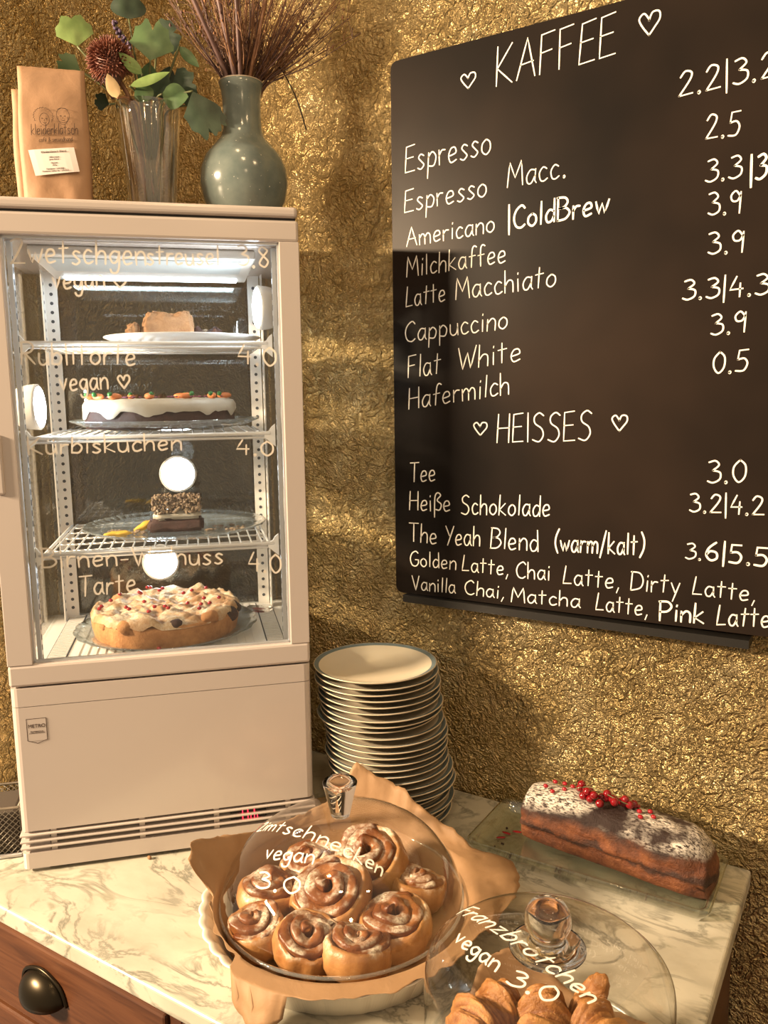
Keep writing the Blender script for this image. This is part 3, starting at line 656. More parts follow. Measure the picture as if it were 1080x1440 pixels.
slab('crumble_piece', [(.002, 0), (.024, 0), (.026, .030), (.014, .032), (.004, .024)], .05, M['crumb'], e, .003, 70, seed=2)
slab('crumble_piece', [(.027, 0), (.104, 0), (.108, .016), (.105, .047), (.090, .050), (.074, .044), (.057, .049), (.042, .050), (.033, .041), (.027, .022)], .06, M['crumb'], e, .002, 70, seed=4)
for k, (x, r) in enumerate(((.112, .013), (.124, .011), (.138, .013), (.147, .008))): o = blob('plum_piece', (x, .02 + .006 * (k % 2), r * .85), (r, r, r * 1.2), M['choc'] if k != 1 else M['nuts'], e, .35, 70, 3, k * 5, -r * .85)
slab('chocolate_shard', [(.134, .004), (.146, .004), (.143, .018), (.139, .026), (.136, .016)], .006, M['choc'], e, .001, seed=9)
# frosted dark cake
e = empty('frosted_cake', sw(.222, .165, .6425), PI / 4, 'round dark cake with white frosting and tiny marzipan carrots on middle shelf', 'cake')
rc = .116
V, F = lathe_data([(0, 0), (rc * .985, 0), (rc, .004), (rc, .018), (rc * .995, .032), (rc * .96, .036), (0, .036)], 96, lambda a, i: 1 + .012 * noise.noise(Vector((math.cos(a) * 5, math.sin(a) * 5, i * .3))))
mesh('sponge', V, F, M['choc'], e)
def drip(a): return .026 - .010 * max(0, noise.noise(Vector((math.cos(a) * 2.6, math.sin(a) * 2.6, 4.1))) * 2) - .004 * noise.noise(Vector((math.cos(a) * 7, math.sin(a) * 7, 1)))
V, F = [], []; n = 120
ringf = [(1.018, None, 0), (1.026, None, .003), (1.022, .036, 0), (.99, .042, 0), (.9, .045, 0), (.7, .044, 0), (.45, .045, 0), (.2, .044, 0), (.01, .044, 0)]
for (q, zf, dz) in ringf:
    for k in range(n):
        a = 2 * PI * k / n; z = (drip(a) + dz) if zf is None else zf; nn = .0018 * noise.noise(Vector((math.cos(a) * q * 8, math.sin(a) * q * 8, 0))); V.append((rc * q * math.cos(a), rc * q * math.sin(a), z + nn))
for i in range(len(ringf) - 1):
    for k in range(n): k2 = (k + 1) % n; F.append((i * n + k, i * n + k2, (i + 1) * n + k2, (i + 1) * n + k))
mesh('frosting', V, F, M['frosting'], e)
for k, (x, y) in enumerate(((-.088, -.055), (-.062, -.082), (-.013, -.092), (.042, -.090), (.080, -.062), (.1, -.02), (-.104, -.01), (.03, .08), (-.05, .07))):
    a = math.atan2(y, x); bm = bmesh.new(); ball_bm(bm, (0, 0, 0), .0062, 2, (1.9, 1, .8))
    for v in bm.verts: v.co.y *= (1 - v.co.x * 28); 
    bmesh.ops.rotate(bm, verts=bm.verts, cent=(0, 0, 0), matrix=Matrix.Rotation(a * .3 + k * 1.3, 3, 'Z')); bmesh.ops.translate(bm, verts=bm.verts, vec=(x, y, .049))
    o = fin(bm, 'marzipan_carrot', M['marzipan'], e, True)
    bm = bmesh.new(); ball_bm(bm, (x + .008 * math.cos(k * 1.3 + a * .3) * -1, y - .006, .052), .0038, 2); fin(bm, 'carrot_green', M['green'], o, True)
bm = bmesh.new()
for k in range(60):
    a = random.uniform(-PI, 0) if k < 45 else random.uniform(0, PI); r = rc * random.uniform(.55, .95); c = (r * math.cos(a), r * math.sin(a), .0478); ball_bm(bm, c, random.uniform(.0012, .0028), 1, (1.4, 1, .6))
tag(fin(bm, 'petal_sprinkles', M['petal'], e), kind='stuff')
# nut-topped slice
e = empty('nut_topped_slice', sw(.192, .135, .4745), PI / 4, 'last slice of dark cake with cream layer and chopped nut topping', 'cake')
slab('sponge', [(0, 0), (.088, 0), (.089, .020), (.078, .023), (.006, .021), (0, .013)], .045, M['choc'], e, .002, 60, seed=11)
slab('cream_layer', [(.010, .019), (.085, .021), (.085, .034), (.010, .033)], .042, M['frosting'], e, .0015, 50, seed=12)
bm = bmesh.new()
for k in range(420):
    x = random.uniform(.010, .084); z = random.uniform(.031, .058) ; top = .058 + .006 * noise.noise(Vector((x * 60, 0, 2))); y = random.uniform(0, .042) if z > .05 else random.choice((random.uniform(-.001, .004), random.uniform(0, .042)))
    c = Vector((x, y, min(z, top))); b0 = bm.verts[:] ; vs = ball_bm(bm, (0, 0, 0), random.uniform(.0018, .0038), 1, (1.5, .9, .6)); q = Matrix.Rotation(random.uniform(0, 6), 3, (random.random(), random.random(), random.random() + .1))
    for v in vs: v.co = q @ v.co + c
tag(fin(bm, 'chopped_nuts', M['nuts'], e), kind='stuff')
bm = bmesh.new(); 
for k in range(40):
    x = random.choice((random.uniform(-.06, -.004), random.uniform(.092, .155))); vs = ball_bm(bm, (0, 0, 0), random.uniform(.002, .0045), 1, (1.4, 1, .6)); c = Vector((x, random.uniform(-.01, .04), .002))
    for v in vs: v.co += c
tag(tag(fin(bm, 'cake_crumbs', M['nuts']), 'brown nut crumbs scattered around the last cake slice', 'crumbs'), kind='stuff'); cr = bpy.data.objects['cake_crumbs']; cr.location = e.location; cr.rotation_euler = e.rotation_euler
e2 = blob('yellow_sponge_bit', (0, 0, 0), (.015, .006, .006), M['yellow'], None, .4, 90, 3, 3); e2.location = sw(.185, .165, .482); e2.rotation_euler = (0, -.5, .9); tag(e2, 'torn yellow peach strip leaning left of the nut-topped slice', 'fruit')
e2 = blob('yellow_sponge_bit', (0, 0, 0), (.022, .008, .004), M['yellow'], None, .4, 90, 3, 8); e2.location = sw(.150, .125, .4785); e2.rotation_euler = (0, 0, .9); tag(e2, 'flat yellow peach crumb lying left on the ribbed glass plate', 'fruit')
# pear walnut tart: a round tart with a cut-out behind
e = empty('pear_tart', sw(.214, .168, .3055), PI / 4, 'pear walnut tart with crumbly pale topping and red seeds on case floor', 'tart')
n = 110; rt = .118
def tr(a): return 1 + .015 * noise.noise(Vector((math.cos(a) * 4, math.sin(a) * 4, 7)))
def hz(a, q): return .042 + .005 * noise.noise(Vector((math.cos(a) * q * 4, math.sin(a) * q * 4, 5)))
V, F = lathe_data([(0, 0), (rt * .94, 0), (rt * .97, .003), (rt, .018), (rt * 1.01, .030), (rt * .99, .036), (0, .034)], n, lambda a, i: tr(a)); mesh('crust', V, F, M['tart_side'], e)
V, F = [], []; NR = 40
for i in range(NR):
    q = 1.015 - i / (NR - 1) * 1.01
    for k in range(n):
        a = 2 * PI * k / n; x, y = rt * q * math.cos(a) * tr(a), rt * q * math.sin(a) * tr(a)
        z = .044 + .0075 * fb((x, y, 0), 45, 2) + .006 * abs(fb((x, y, 1), 28, 5)) - (.010 if i == 0 else .004 if i == 1 else 0) - .010 * max(0, noise.noise(Vector((x * 12, y * 12, 3))))
        V.append((x, y, max(z, .032)))
for i in range(NR - 1):
    for k in range(n): k2 = (k + 1) % n; F.append((i * n + k, i * n + k2, (i + 1) * n + k2, (i + 1) * n + k))
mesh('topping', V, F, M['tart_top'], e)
for k, (a, r, s) in enumerate(((-2.5, 1.0, .011), (-2.1, 1.0, .015), (-.9, .99, .014), (-.45, .98, .016), (-.15, .97, .015), (-1.4, .98, .009))):
    blob('fruit_chunk', (rt * r * math.cos(a) * .95, rt * r * math.sin(a) * .95, .031 + .004 * (k % 3)), (s, s, s * .75), M['choc'] if k > 2 else M['tart_side'], e, .3, 60, 3, k)
for k in range(26):
    a = random.uniform(-PI, PI); r = rt * math.sqrt(random.uniform(.02, .85)); s = bmesh.new(); ball_bm(s, (r * math.cos(a), r * math.sin(a), .053 + random.uniform(-.002, .003)), .0030, 2, (1.2, 1, 1)); fin(s, 'pomegranate_seed', M['seed'], e, True)
sd = blob('pomegranate_seed', (0, 0, 0), (.004, .003, .003), M['seed'], None, .05, 10, 2); sd.location = sw(.205, .047, .3105); tag(sd, 'single red seed fallen on glass plate in front of the tart', 'seed')
# sachet in the corner
V, F = [], []
for i in range(13):
    for j in range(9): x, y = i / 12 - .5, j / 8 - .5; V.append((x * .05, y * .032, .004 + .004 * (1 - 4 * x * x) * (1 - 4 * y * y) + .0015 * noise.noise(Vector((x * 9, y * 7, 0)))))
for i in range(13):
    for j in range(9): x, y = i / 12 - .5, j / 8 - .5; V.append((x * .05, y * .032, .0005))
for s in (0, 117):
    for i in range(12):
        for j in range(8): a = s + i * 9 + j; F.append((a, a + 9, a + 10, a + 1) if s == 0 else (a, a + 1, a + 10, a + 9))
sa = mesh('plastic_sachet', V, F, glassy('sachet_film', (.9, .87, .86), 1.45, .15, 2.5, 80, .18)); sa.location = sw(.372, .262, .3018); sa.rotation_euler = (0, 0, PI / 4 - .5); tag(sa, 'small clear plastic sachet with red contents in rear right corner of case', 'sachet')
x = blob('red_contents', (0, 0, .003), (.012, .008, .0018), mat('red_powder', (.5, .12, .1), .6), sa, .1, 30, 3)

# ------------------------------------------------------------------ things on top of the case
TZ = H + .0002
# two kraft coffee bags
def bag(name, u, v, wd, ht, dp, rz, lab, lean=0):
    e = empty(name, sw(u, v, TZ), PI / 4 + rz, lab, 'bag', 'kraft coffee bags on the display case')
    V, F = [], []; nx, nz = 14, 26
    def dep(x, t): return dp / 2 * (1 - t ** 2.2) * (1 - .25 * (2 * x) ** 4) + .0012
    for s in (-1, 1):
        for j in range(nz + 1):
            t = j / nz
            for i in range(nx + 1):
                x = i / nx - .5; wq = wd * (1 - .02 * math.sin(t * 9)); yy = s * dep(x, t) + .0022 * noise.noise(Vector((x * 5, t * 8, s + u * 9))) * (1 if t < .95 else .3)
                V.append((x * wq, yy, ht * t + (.002 * noise.noise(Vector((x * 6, 0, 1))) if j == nz else 0)))
    N = (nx + 1) * (nz + 1)
    for s in (0, 1):
        for j in range(nz):
            for i in range(nx): a = s * N + j * (nx + 1) + i; F.append((a, a + 1, a + nx + 2, a + nx + 1) if s == 0 else (a, a + nx + 1, a + nx + 2, a + 1))
    for j in range(nz):
        for i in (0, nx): a = j * (nx + 1) + i; q = (a, a + nx + 1, N + a + nx + 1, N + a); F.append(q if i == 0 else q[::-1])
    for i in range(nx): F.append((i, N + i, N + i + 1, i + 1)); a = nz * (nx + 1) + i; F.append((a, a + 1, N + a + 1, N + a))
    b = mesh('bag_body', V, F, M['kraft'], e); e.rotation_euler.x = lean
    return e, dep
be, dep = bag('coffee_bag', .0950, .130, .092, .207, .055, 0, 'brown kraft coffee bag with printed faces and white label, in front')
V, F = [], []
def onbag(x, z, off=.0006): return -(dep(x / .094, z / .207)) - off
def pl(x, y): return (Vector((x, onbag(x, y, .0022), y)), Vector((0, -1, 0)))
def script(txt, x0, z0, x1, z1, hh, wd):
    S, WW = strokes(txt, .05, .9); k = (x1 - x0) / WW; V, F = [], []
    ribbons(S, lambda x, y: pl(x0 + x * k, z0 + (z1 - z0) * x / WW + y * hh / 10), wd, .0002, V, F); return mesh('printed_lettering', V, F, M['ink'], be, False)
script('kleiderklatsch', -.029, .108, .034, .113, .015, .0009); script('caf\u00e9 & secondhand', -.019, .0985, .026, .1025, .006, .0006)
def ell(cx, cz, a, b, a0=0, a1=2 * PI, n=22, wob=0): return [(cx + a * math.cos(a0 + (a1 - a0) * i / n) * (1 + wob * math.sin(i * 2.3)), cz + b * math.sin(a0 + (a1 - a0) * i / n) * (1 + wob * math.sin(i * 2.3))) for i in range(n + 1)]
S = [ell(-.012, .135, .013, .0125, -.6, 3.75, 40, .07), ell(-.0105, .131, .0065, .0088), ell(.0145, .138, .0088, .0105, wob=.02), ell(.0145, .135, .0068, .0100, PI * .95, 2.05 * PI), ell(.0145, .1455, .007, .003, 0, PI, 10, .1)]
for cx, cz in ((-.0105, .131), (.0145, .136)):
    S += [ell(cx - .0028, cz + .001, .0012, .0006, n=6), ell(cx + .0028, cz + .001, .0012, .0006, n=6), [(cx, cz), (cx - .0004, cz - .0025)], ell(cx, cz - .0042, .0024, .0012, PI, 2 * PI, 6)]
V, F = [], []; ribbons([[(q[0] * 1, q[1]) for q in s] for s in S], pl, .0006, .0002, V, F); mesh('printed_faces', V, F, M['ink'], be, False)
L = [(-.0345, .0865), (.0275, .0935), (.0335, .0600), (-.0265, .0510)]
V = []; F = []
for j in range(9):
    for i in range(9):
        s, t = i / 8, j / 8; x = (L[0][0] * (1 - s) + L[1][0] * s) * (1 - t) + (L[3][0] * (1 - s) + L[2][0] * s) * t; z = (L[0][1] * (1 - s) + L[1][1] * s) * (1 - t) + (L[3][1] * (1 - s) + L[2][1] * s) * t; V.append((x, onbag(x, z, .0026), z))
for j in range(8):
    for i in range(8): a = j * 9 + i; F.append((a, a + 9, a + 10, a + 1))
lb = mesh('paper_label', V, F, M['white_label'], be, False); tag(lb, 'white printed paper label')
for s, du, dz, sz in (('Kleiderklatsch Blend', 0, .0845, .0042), ('100% Arabica', 0, .0775, .0026), ('ganze Bohne', 0, .0745, .0026), ('Espresso', 0, .0695, .0026), ('250 g', 0, .0665, .0026), ('R\u00f6stdatum: 12.09.2022', .001, .0615, .0026), ('Mindestens haltbar bis: 12.09.2023', .001, .0585, .0026)):
    x = du; z = dz; ftext('label_lettering', s, sz, fm(x, onbag(x, z, .0029), z, 1, .11), M['ink'], lb)
bag('coffee_bag', .0800, .176, .098, .190, .030, 0.03, 'second brown kraft coffee bag, mostly hidden behind the printed one')

# glass vase with bouquet
VU, VV = .226, .17
gv = empty('ribbed_glass_vase', sw(VU, VV, TZ), PI / 4, 'clear fluted glass vase holding green leaves between bag and blue vase', 'vase')
pr = [(.001, .000), (.028, .000), (.031, .003), (.033, .02), (.046, .160), (.0475, .176), (.0455, .176), (.043, .160), (.0295, .020), (.001, .014)]
lathe('vase_wall', pr, M['vase_glass'], gv, 120, lambda a, i: 1 + (.035 * math.sin(a * 14) if 2 <= i <= 4 else 0))
lathe('vase_foot', [(.001, .0005), (.027, .0005), (.027, .012), (.001, .012)], M['solid_glass'], gv, 48)
bq = empty('leaf_bouquet', sw(VU, VV, TZ + .0), PI / 4, 'bouquet of green ginkgo leaves and a dried red bloom in glass vase', 'bouquet')
def loc_(u, z, dv=0): return Vector((u - VU, dv, z - TZ))
def stem(P, r, m, par, name='stem'): return tube(name, crom(P, 5), r, m, par, 6)
def leaf(u, z, wd, ht, rot, m, kind='fan', dv=0, tilt=0, name='leaf', curl=.15, seed=0):
    # fan-shaped ginkgo blade or oval blade; base at the origin pointing up, then rotated; real thickness
    V, F = [], []; nr, na = 8, 22
    for lay in (0, 1):
        for i in range(nr + 1):
            q = i / nr
            for k in range(na + 1):
                s = k / na * 2 - 1
                if kind == 'fan':
                    a = s * 1.15; R_ = ht * (1 - .22 * math.exp(-(s / .10) ** 2) - .10 * abs(math.sin(s * 8 + seed)) - .05 * s * s); x = math.sin(a) * R_ * q * wd / (ht * 1.8); zz = math.cos(a) * R_ * q
                else: x = s * wd / 2 * math.sin(PI * min(1, q ** .8)) ** .8; zz = q * ht
                y = curl * wd * (x / wd) ** 2 * 2 - curl * .6 * ht * (zz / ht) ** 2 + .0015 * noise.noise(Vector((x * 60, zz * 60, seed))) + lay * .0004
                V.append(Vector((x, y, zz - ht * .5)))
    N = (nr + 1) * (na + 1)
    for lay in (0, 1):
        for i in range(nr):
            for k in range(na): a = lay * N + i * (na + 1) + k; F.append((a, a + 1, a + na + 2, a + na + 1) if lay == 0 else (a, a + na + 1, a + na + 2, a + 1))
    Q = Matrix.Rotation(rot, 4, 'Y') @ Matrix.Rotation(tilt, 4, 'X'); c = loc_(u, z, dv); V = [Q @ v + c for v in V]
    o = mesh(name, V, F, m, bq); return o, Q @ Vector((0, 0, -ht * .5)) + c
base = [Vector((random.uniform(-.012, .012), random.uniform(-.012, .012), .02)) for _ in range(20)]
rim = Vector((0, 0, .165))
LV = [(.1264, 1.2285, .062, .046, -.15, 'leaf_l', 'fan', -.01, .1), (.116, 1.1753, .040, .036, -1.2, 'leaf', 'fan', -.02, .2), (.2379, 1.2150, .070, .066, .12, 'leaf', 'fan', -.03, -.2), (.2048, 1.2716, .052, .036, 0, 'leaf_d', 'oval', .0, .1),
      (.262, 1.247, .060, .040, 1.2, 'leaf_d', 'fan', .03, .2), (.291, 1.198, .016, .042, 2.4, 'leaf', 'oval', -.02, .1), (.283, 1.154, .062, .044, 1.35, 'leaf_d', 'fan', -.03, .3), (.308, 1.104, .062, .078, 2.75, 'leaf_d', 'fan', -.05, .0),
      (.2060, 1.172, .018, .040, -.9, 'leaf_l', 'oval', -.05, .1), (.2330, 1.150, .014, .062, 1.25, 'leaf_l', 'oval', -.055, .1), (.230, 1.165, .032, .040, .1, 'leaf', 'oval', -.02, .2), (.245, 1.150, .036, .046, .7, 'leaf_d', 'oval', -.03, .2),
      (.1795, 1.1375, .019, .034, -.35, 'leaf_p', 'oval', -.055, 0), (.158, 1.134, .030, .024, -1.3, 'leaf_d', 'fan', .0, .2), (.255, 1.172, .034, .044, .3, 'leaf_d', 'oval', .01, .0), (.222, 1.135, .030, .028, -.5, 'leaf', 'oval', -.045, 0), (.268, 1.135, .038, .040, 1.7, 'leaf', 'oval', -.04, .2), (.322, 1.115, .050, .055, 2.3, 'leaf_d', 'fan', -.01, .2)]
for k, (u, z, a, b, rt_, mm_, kd, dv, ti) in enumerate(LV):
    o, bp = leaf(u, z, a, b, rt_, M[mm_], kd, dv, ti, seed=k)
    mid = Vector((bp.x * .35, bp.y * .5, .168)); stem([base[k], mid * .8 + base[k] * .05, mid, (mid + bp) / 2 + Vector((0, 0, .006)), bp], [.0016] * 40, M['stem_g'] if mm_ != 'leaf_p' else M['stem'], bq)
# protea-like dried bloom
pc = loc_(.1772, 1.180, -.03); ax = Vector((-.35, -.25, 1)).normalized()
fl = blob('dried_bloom', pc, (.024, .024, .028), M['protea'], bq, .1, 40, 3)
V, F = [], []
for k in range(520):
    th = math.acos(1 - 1.75 * (k + .5) / 520); ph = k * 2.39996; d = Vector((math.sin(th) * math.cos(ph), math.sin(th) * math.sin(ph), math.cos(th))); q = Vector((0, 0, 1)).rotation_difference(ax); d = q @ d
    d2 = (d + ax * .25 + Vector([random.uniform(-.15, .15) for _ in range(3)])).normalized(); L_ = random.uniform(.010, .016)
    tube_data([pc + d * .022, pc + d * .024 + d2 * L_ * .6, pc + d * .022 + d2 * L_ + Vector((0, 0, -.002))], [.0011, .0010, .0004], 4, V, F)
tag(mesh('bloom_bristles', V, F, M['protea'], fl), kind='stuff')
stem([base[18], (-.02, -.02, .16), pc - ax * .02], [.0035] * 12, M['stem'], bq)
lathe('bloom_calyx', [(.002, -.052), (.006, -.045), (.012, -.030), (.017, -.018), (.001, -.015)], M['stem2'], bq, 16, c=pc)
stem([base[19], (-.01, 0, .17), loc_(.2036, 1.2138), loc_(.1829, 1.246)], [.0012] * 20, M['stem_g'], bq)
bm = bmesh.new()
for k in range(34): t = k / 33; c = loc_(.2040, 1.212).lerp(loc_(.1829, 1.246), t); ball_bm(bm, c + Vector([random.uniform(-.0035, .0035) for _ in range(3)]), .0028, 1)
fin(bm, 'lavender_head', M['lavender'], bq, True)

# blue-grey vase and dried stems
BU, BV = .369, .185
bv_ = empty('blue_grey_vase', sw(BU, BV, TZ), PI / 4, 'speckled blue-grey glazed bottle vase at right end of case top', 'vase')
bp_ = [(.001, 0), (.030, 0), (.036, .004), (.052, .022), (.064, .046), (.0695, .072), (.068, .094), (.060, .114), (.046, .130), (.035, .142), (.0305, .156), (.0295, .175), (.030, .200), (.0325, .216), (.0345, .2235), (.0330, .2245), (.0305, .220), (.0270, .200), (.0265, .160), (.03, .14), (.001, .13)]
lathe('vase_body', crom_prof(bp_) if 'crom_prof' in globals() else bp_, M['vase'], bv_, 64)
lathe('vase_rim', [(.0335, .2235), (.0350, .2243), (.0340, .2256), (.0325, .2252), (.0322, .2238)], mat('pale_rim', (.45, .38, .30), .4), bv_, 64)
db = empty('dried_flower_bunch', sw(BU, BV, TZ), PI / 4, 'tall bunch of brown dried stems in the blue-grey vase', 'dried flowers')
for k, (dx, dy, r, mm_) in enumerate(((-.085, -.06, .0040, 'stem2'), (-.040, -.07, .0046, 'stem2'), (-.008, -.08, .0038, 'stem2'), (.046, -.07, .0032, 'stem'), (.075, .02, .0022, 'stem'), (-.055, .03, .0028, 'stem2'), (.015, .02, .003, 'stem'))):
    tube('thick_stem', crom([(dx * .02, dy * .2, .12), (dx * .22, dy * .3, .215), (dx * .8, dy * .8, .32), (dx * 1.35, dy * 1.1, .42)], 6), [r] * 7 + [r * .9] * 6 + [r * .7] * 6, M[mm_], db, 7)
for nm, cnt, mm_, rr in (('fine_stems', 110, 'stem', .0009), ('dusky_fine_stems', 60, 'stem2', .0009)):
    V, F = [], []; bm = bmesh.new()
    for k in range(cnt):
        a = random.uniform(0, 2 * PI); s = random.uniform(.0, 1) ** .6; ex = math.cos(a) * s * .17 + .035; ey = math.sin(a) * s * .08; hh = random.uniform(.30, .43)
        j = Vector((random.uniform(-.01, .01), random.uniform(-.01, .01), 0))
        P = crom([(ex * .08, ey * .08, .13), (ex * .17, ey * .2, .215), (ex * .55 + j.x, ey * .6 + j.y, (hh + .2) / 2), (ex, ey, hh)], 4)
        tube_data(P, [rr * 1.2] * 5 + [rr] * 4 + [rr * .6] * 4, 4, V, F)
        for q in range(7):
            t = random.uniform(.45, 1); p = P[min(int(t * (len(P) - 1)), len(P) - 1)]; d = Vector((random.uniform(-1, 1) * .022 + ex * .06, random.uniform(-1, 1) * .014, random.uniform(.006, .03)))
            tube_data([p, p + d * .6 + Vector((0, 0, .002)), p + d], [rr * .6, rr * .5, rr * .3], 3, V, F, False)
            if q < 3: b0 = len(V); c = p + d; s_ = random.uniform(.0012, .0026); V += [c + Vector(x) * s_ for x in ((1, 0, 0), (-1, 0, 0), (0, 1, 0), (0, -1, 0), (0, 0, 1.5), (0, 0, -1.5))]; F += [(b0 + i, b0 + j_, b0 + l_) for i in (0, 1) for j_, l_ in ((2, 4), (4, 3), (3, 5), (5, 2))]
    tag(mesh(nm, V, F, M[mm_], db), kind='stuff'); bm.free()
tube('black_twig', crom([(.01, 0, .15), (.028, 0, .222), (.055, -.005, .255), (.0845, -.005, .212), (.1015, -.005, .160)], 6), [.0011] * 30, M['twig'], db, 5)
def crom_prof(p): return p

# ------------------------------------------------------------------ plates
NP = 25
pp = [(.001, .0035), (.045, .0035), (.055, 0), (.058, 0), (.060, .004), (.080, .0085), (.0985, .0165), (.1, .0178), (.0998, .0188), (.0975, .0186), (.078, .0115), (.060, .0075), (.001, .0065)]
pm = None; ordn = 'topmost second third fourth fifth sixth seventh eighth ninth tenth eleventh twelfth thirteenth fourteenth fifteenth sixteenth seventeenth eighteenth nineteenth twentieth twenty-first twenty-second twenty-third twenty-fourth twenty-fifth'.split()
rp = random.Random(4)
for k in range(NP):
    t = k / (NP - 1)
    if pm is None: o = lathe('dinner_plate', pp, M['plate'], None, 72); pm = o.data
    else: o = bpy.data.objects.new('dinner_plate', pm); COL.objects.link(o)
    jx, jy = rp.uniform(-.0035, .0035), rp.uniform(-.003, .003)
    if k in (5, 6, 7): jx += .006
    if k in (13, 14): jx += .003
    if k == 16: jx -= .006
    o.location = (-.660 - .020 * t + jx, 1.075 - .015 * t + jy, .0003 + k * .0101); o.rotation_euler = (0, 0, rp.uniform(0, 6)) 
    i = NP - 1 - k
    tag(o, 'topmost cream plate with slate-blue rim on the tall stack' if i == 0 else ('bottom cream plate of the tall stack, resting on the marble' if k == 0 else 'cream stoneware plate, %s from the top of the tall stack' % ordn[i]), 'plate', 'plates in the tall stack')

# ------------------------------------------------------------------ wire basket left of the case
bs = empty('wire_mesh_basket', sw(-.012, .05, 0), PI / 4, 'dark wire mesh basket with pale metal base rim left of display case', 'basket')
bx0, bx1, by1, bh = -.150, 0, .085, .080
V, F = [], []
for P in ([(bx0, 0, .004), (bx1, 0, .004)], [(bx1, 0, .004), (bx1, by1, .004)], [(bx1, by1, .004), (bx0, by1, .004)], [(bx0, by1, .004), (bx0, 0, .004)]): tube_data(P, .0036, 8, V, F)
mesh('base_rim', V, F, M['grey_metal'], bs)
V, F = [], []
for P in ([(bx0, 0, bh), (bx1, 0, bh)], [(bx1, 0, bh), (bx1, by1, bh)], [(bx1, by1, bh), (bx0, by1, bh)], [(bx0, by1, bh), (bx0, 0, bh)]): tube_data(P, .0022, 6, V, F)
mesh('top_rim', V, F, M['steel'], bs)
V, F = [], []; st = .009
def diag(o, ex, L_):
    k = -bh
    while k < L_:
        for sgn in (1, -1):
            a0 = max(0, k); a1 = min(L_, k + bh)
            if a1 > a0:
                z0_, z1_ = (a0 - k, a1 - k); 
                if sgn < 0: z0_, z1_ = bh - z0_, bh - z1_
                tube_data([Vector(o) + Vector(ex) * a0 + Vector((0, 0, z0_)), Vector(o) + Vector(ex) * a1 + Vector((0, 0, z1_))], .0006, 4, V, F)
        k += st
diag((bx0, 0, 0), (1, 0, 0), bx1 - bx0); diag((bx1, 0, 0), (0, 1, 0), by1); diag((bx0, by1, 0), (1, 0, 0), bx1 - bx0)
tag(mesh('wire_mesh', V, F, M['steel'], bs), kind='stuff')
ln = box('dark_liner', bx0 + .004, bx1 - .004, .004, by1 - .004, .006, bh - .008, mat('dark_cloth', (.05, .038, .028), .9), bs, .006)

# ------------------------------------------------------------------ cinnamon rolls under the first dome
DC = (-.562, .790)
ds = empty('fluted_baking_dish', (*DC, 0), 0, 'cream fluted ceramic baking dish holding the cinnamon rolls', 'dish')
nf = 40
prf = [(.001, .0), (.150, .0), (.156, .003), (.176, .040), (.183, .046), (.184, .0475), (.181, .0480), (.172, .043), (.152, .008), (.001, .006)]
lathe('dish_body', prf, M['ceramic'], ds, 320, lambda a, i: 1 + (.017 * (abs(math.sin(a * nf / 2)) - .5) * (1 if 3 <= i <= 7 else .4) if 2 <= i <= 8 else 0))
# parchment: one crumpled sheet lining the dish, its corners standing out over the rim
ctrl = [  # angle deg, outer radius, outer z
 (0, .188, .050), (18, .200, .045), (34, .230, .050), (52, .236, .042), (60, .200, .055), (72, .190, .064), (84, .190, .078), (98, .192, .100), (110, .194, .118), (119, .196, .134), (124, .190, .105), (134, .180, .078), (150, .176, .066), (170, .176, .068), (186, .190, .084), (202, .212, .096), (207, .205, .086), (214, .170, .052), (240, .166, .044), (256, .168, .044), (264, .190, .038), (275, .207, .012), (282, .200, .020), (290, .190, .036), (310, .187, .038), (325, .187, .040), (345, .186, .046)]
def cint(a, j):
    a = math.degrees(a) % 360
    for i in range(len(ctrl)):
        a0 = ctrl[i][0]; a1 = ctrl[(i + 1) % len(ctrl)][0] + (360 if i == len(ctrl) - 1 else 0)
        if a0 <= a <= a1 or (i == len(ctrl) - 1 and a < ctrl[0][0]):
            t = (a - a0) / (a1 - a0); return ctrl[i][j] * (1 - t) + ctrl[(i + 1) % len(ctrl)][j] * t
V, F = [], []; na, nr = 240, 34
for i in range(nr + 1):
    q = i / nr
    for k in range(na):
        a = 2 * PI * k / na; Ro, Zo = cint(a, 1), cint(a, 2)
        if q < .5: r, z = .145 * q / .5, .0095
        elif q < .72: t = (q - .5) / .22; r, z = .145 + .022 * t, .0095 + (.0400 if Zo > .03 else .0425) * t
        else:
            t = (q - .72) / .28; r, z = .167 + (max(Ro, .169) - .167) * t, .0505 + (Zo - .0505) * t
            if Zo < .048 and Ro > .18: r += .008 * math.sin(min(1, t * 1.6) * PI / 2) * (1 - t * .5) ; z = .0515 + (Zo - .0515) * t ** 1.8
            z += (.014 * (abs(noise.noise(Vector((math.cos(a) * 5, math.sin(a) * 5, q * 5)))) - .2) + .004 * abs(noise.noise(Vector((math.cos(a) * 16, math.sin(a) * 16, q * 11))))) * t
            r += .006 * t * noise.noise(Vector((math.cos(a) * 11, math.sin(a) * 11, q * 3 + 5)))
        z += .0016 * abs(noise.noise(Vector((r * math.cos(a) * 50, r * math.sin(a) * 50, 2)))) if q >= .5 else 0
        if q > .7 and r > .166 and r < .1965: z = max(z, .0530)
        V.append((r * math.cos(a), r * math.sin(a), z))
for i in range(nr):
    for k in range(na): k2 = (k + 1) % na; F.append((i * na + k, i * na + k2, (i + 1) * na + k2, (i + 1) * na + k))
pc_ = mesh('baking_paper', V, F, M['parchment']); pc_.location = (*DC, 0); tag(pc_, 'crumpled brown baking paper lining the fluted dish, corners sticking up', 'baking paper')
so = pc_.modifiers.new('thick', 'SOLIDIFY'); so.thickness = .0004
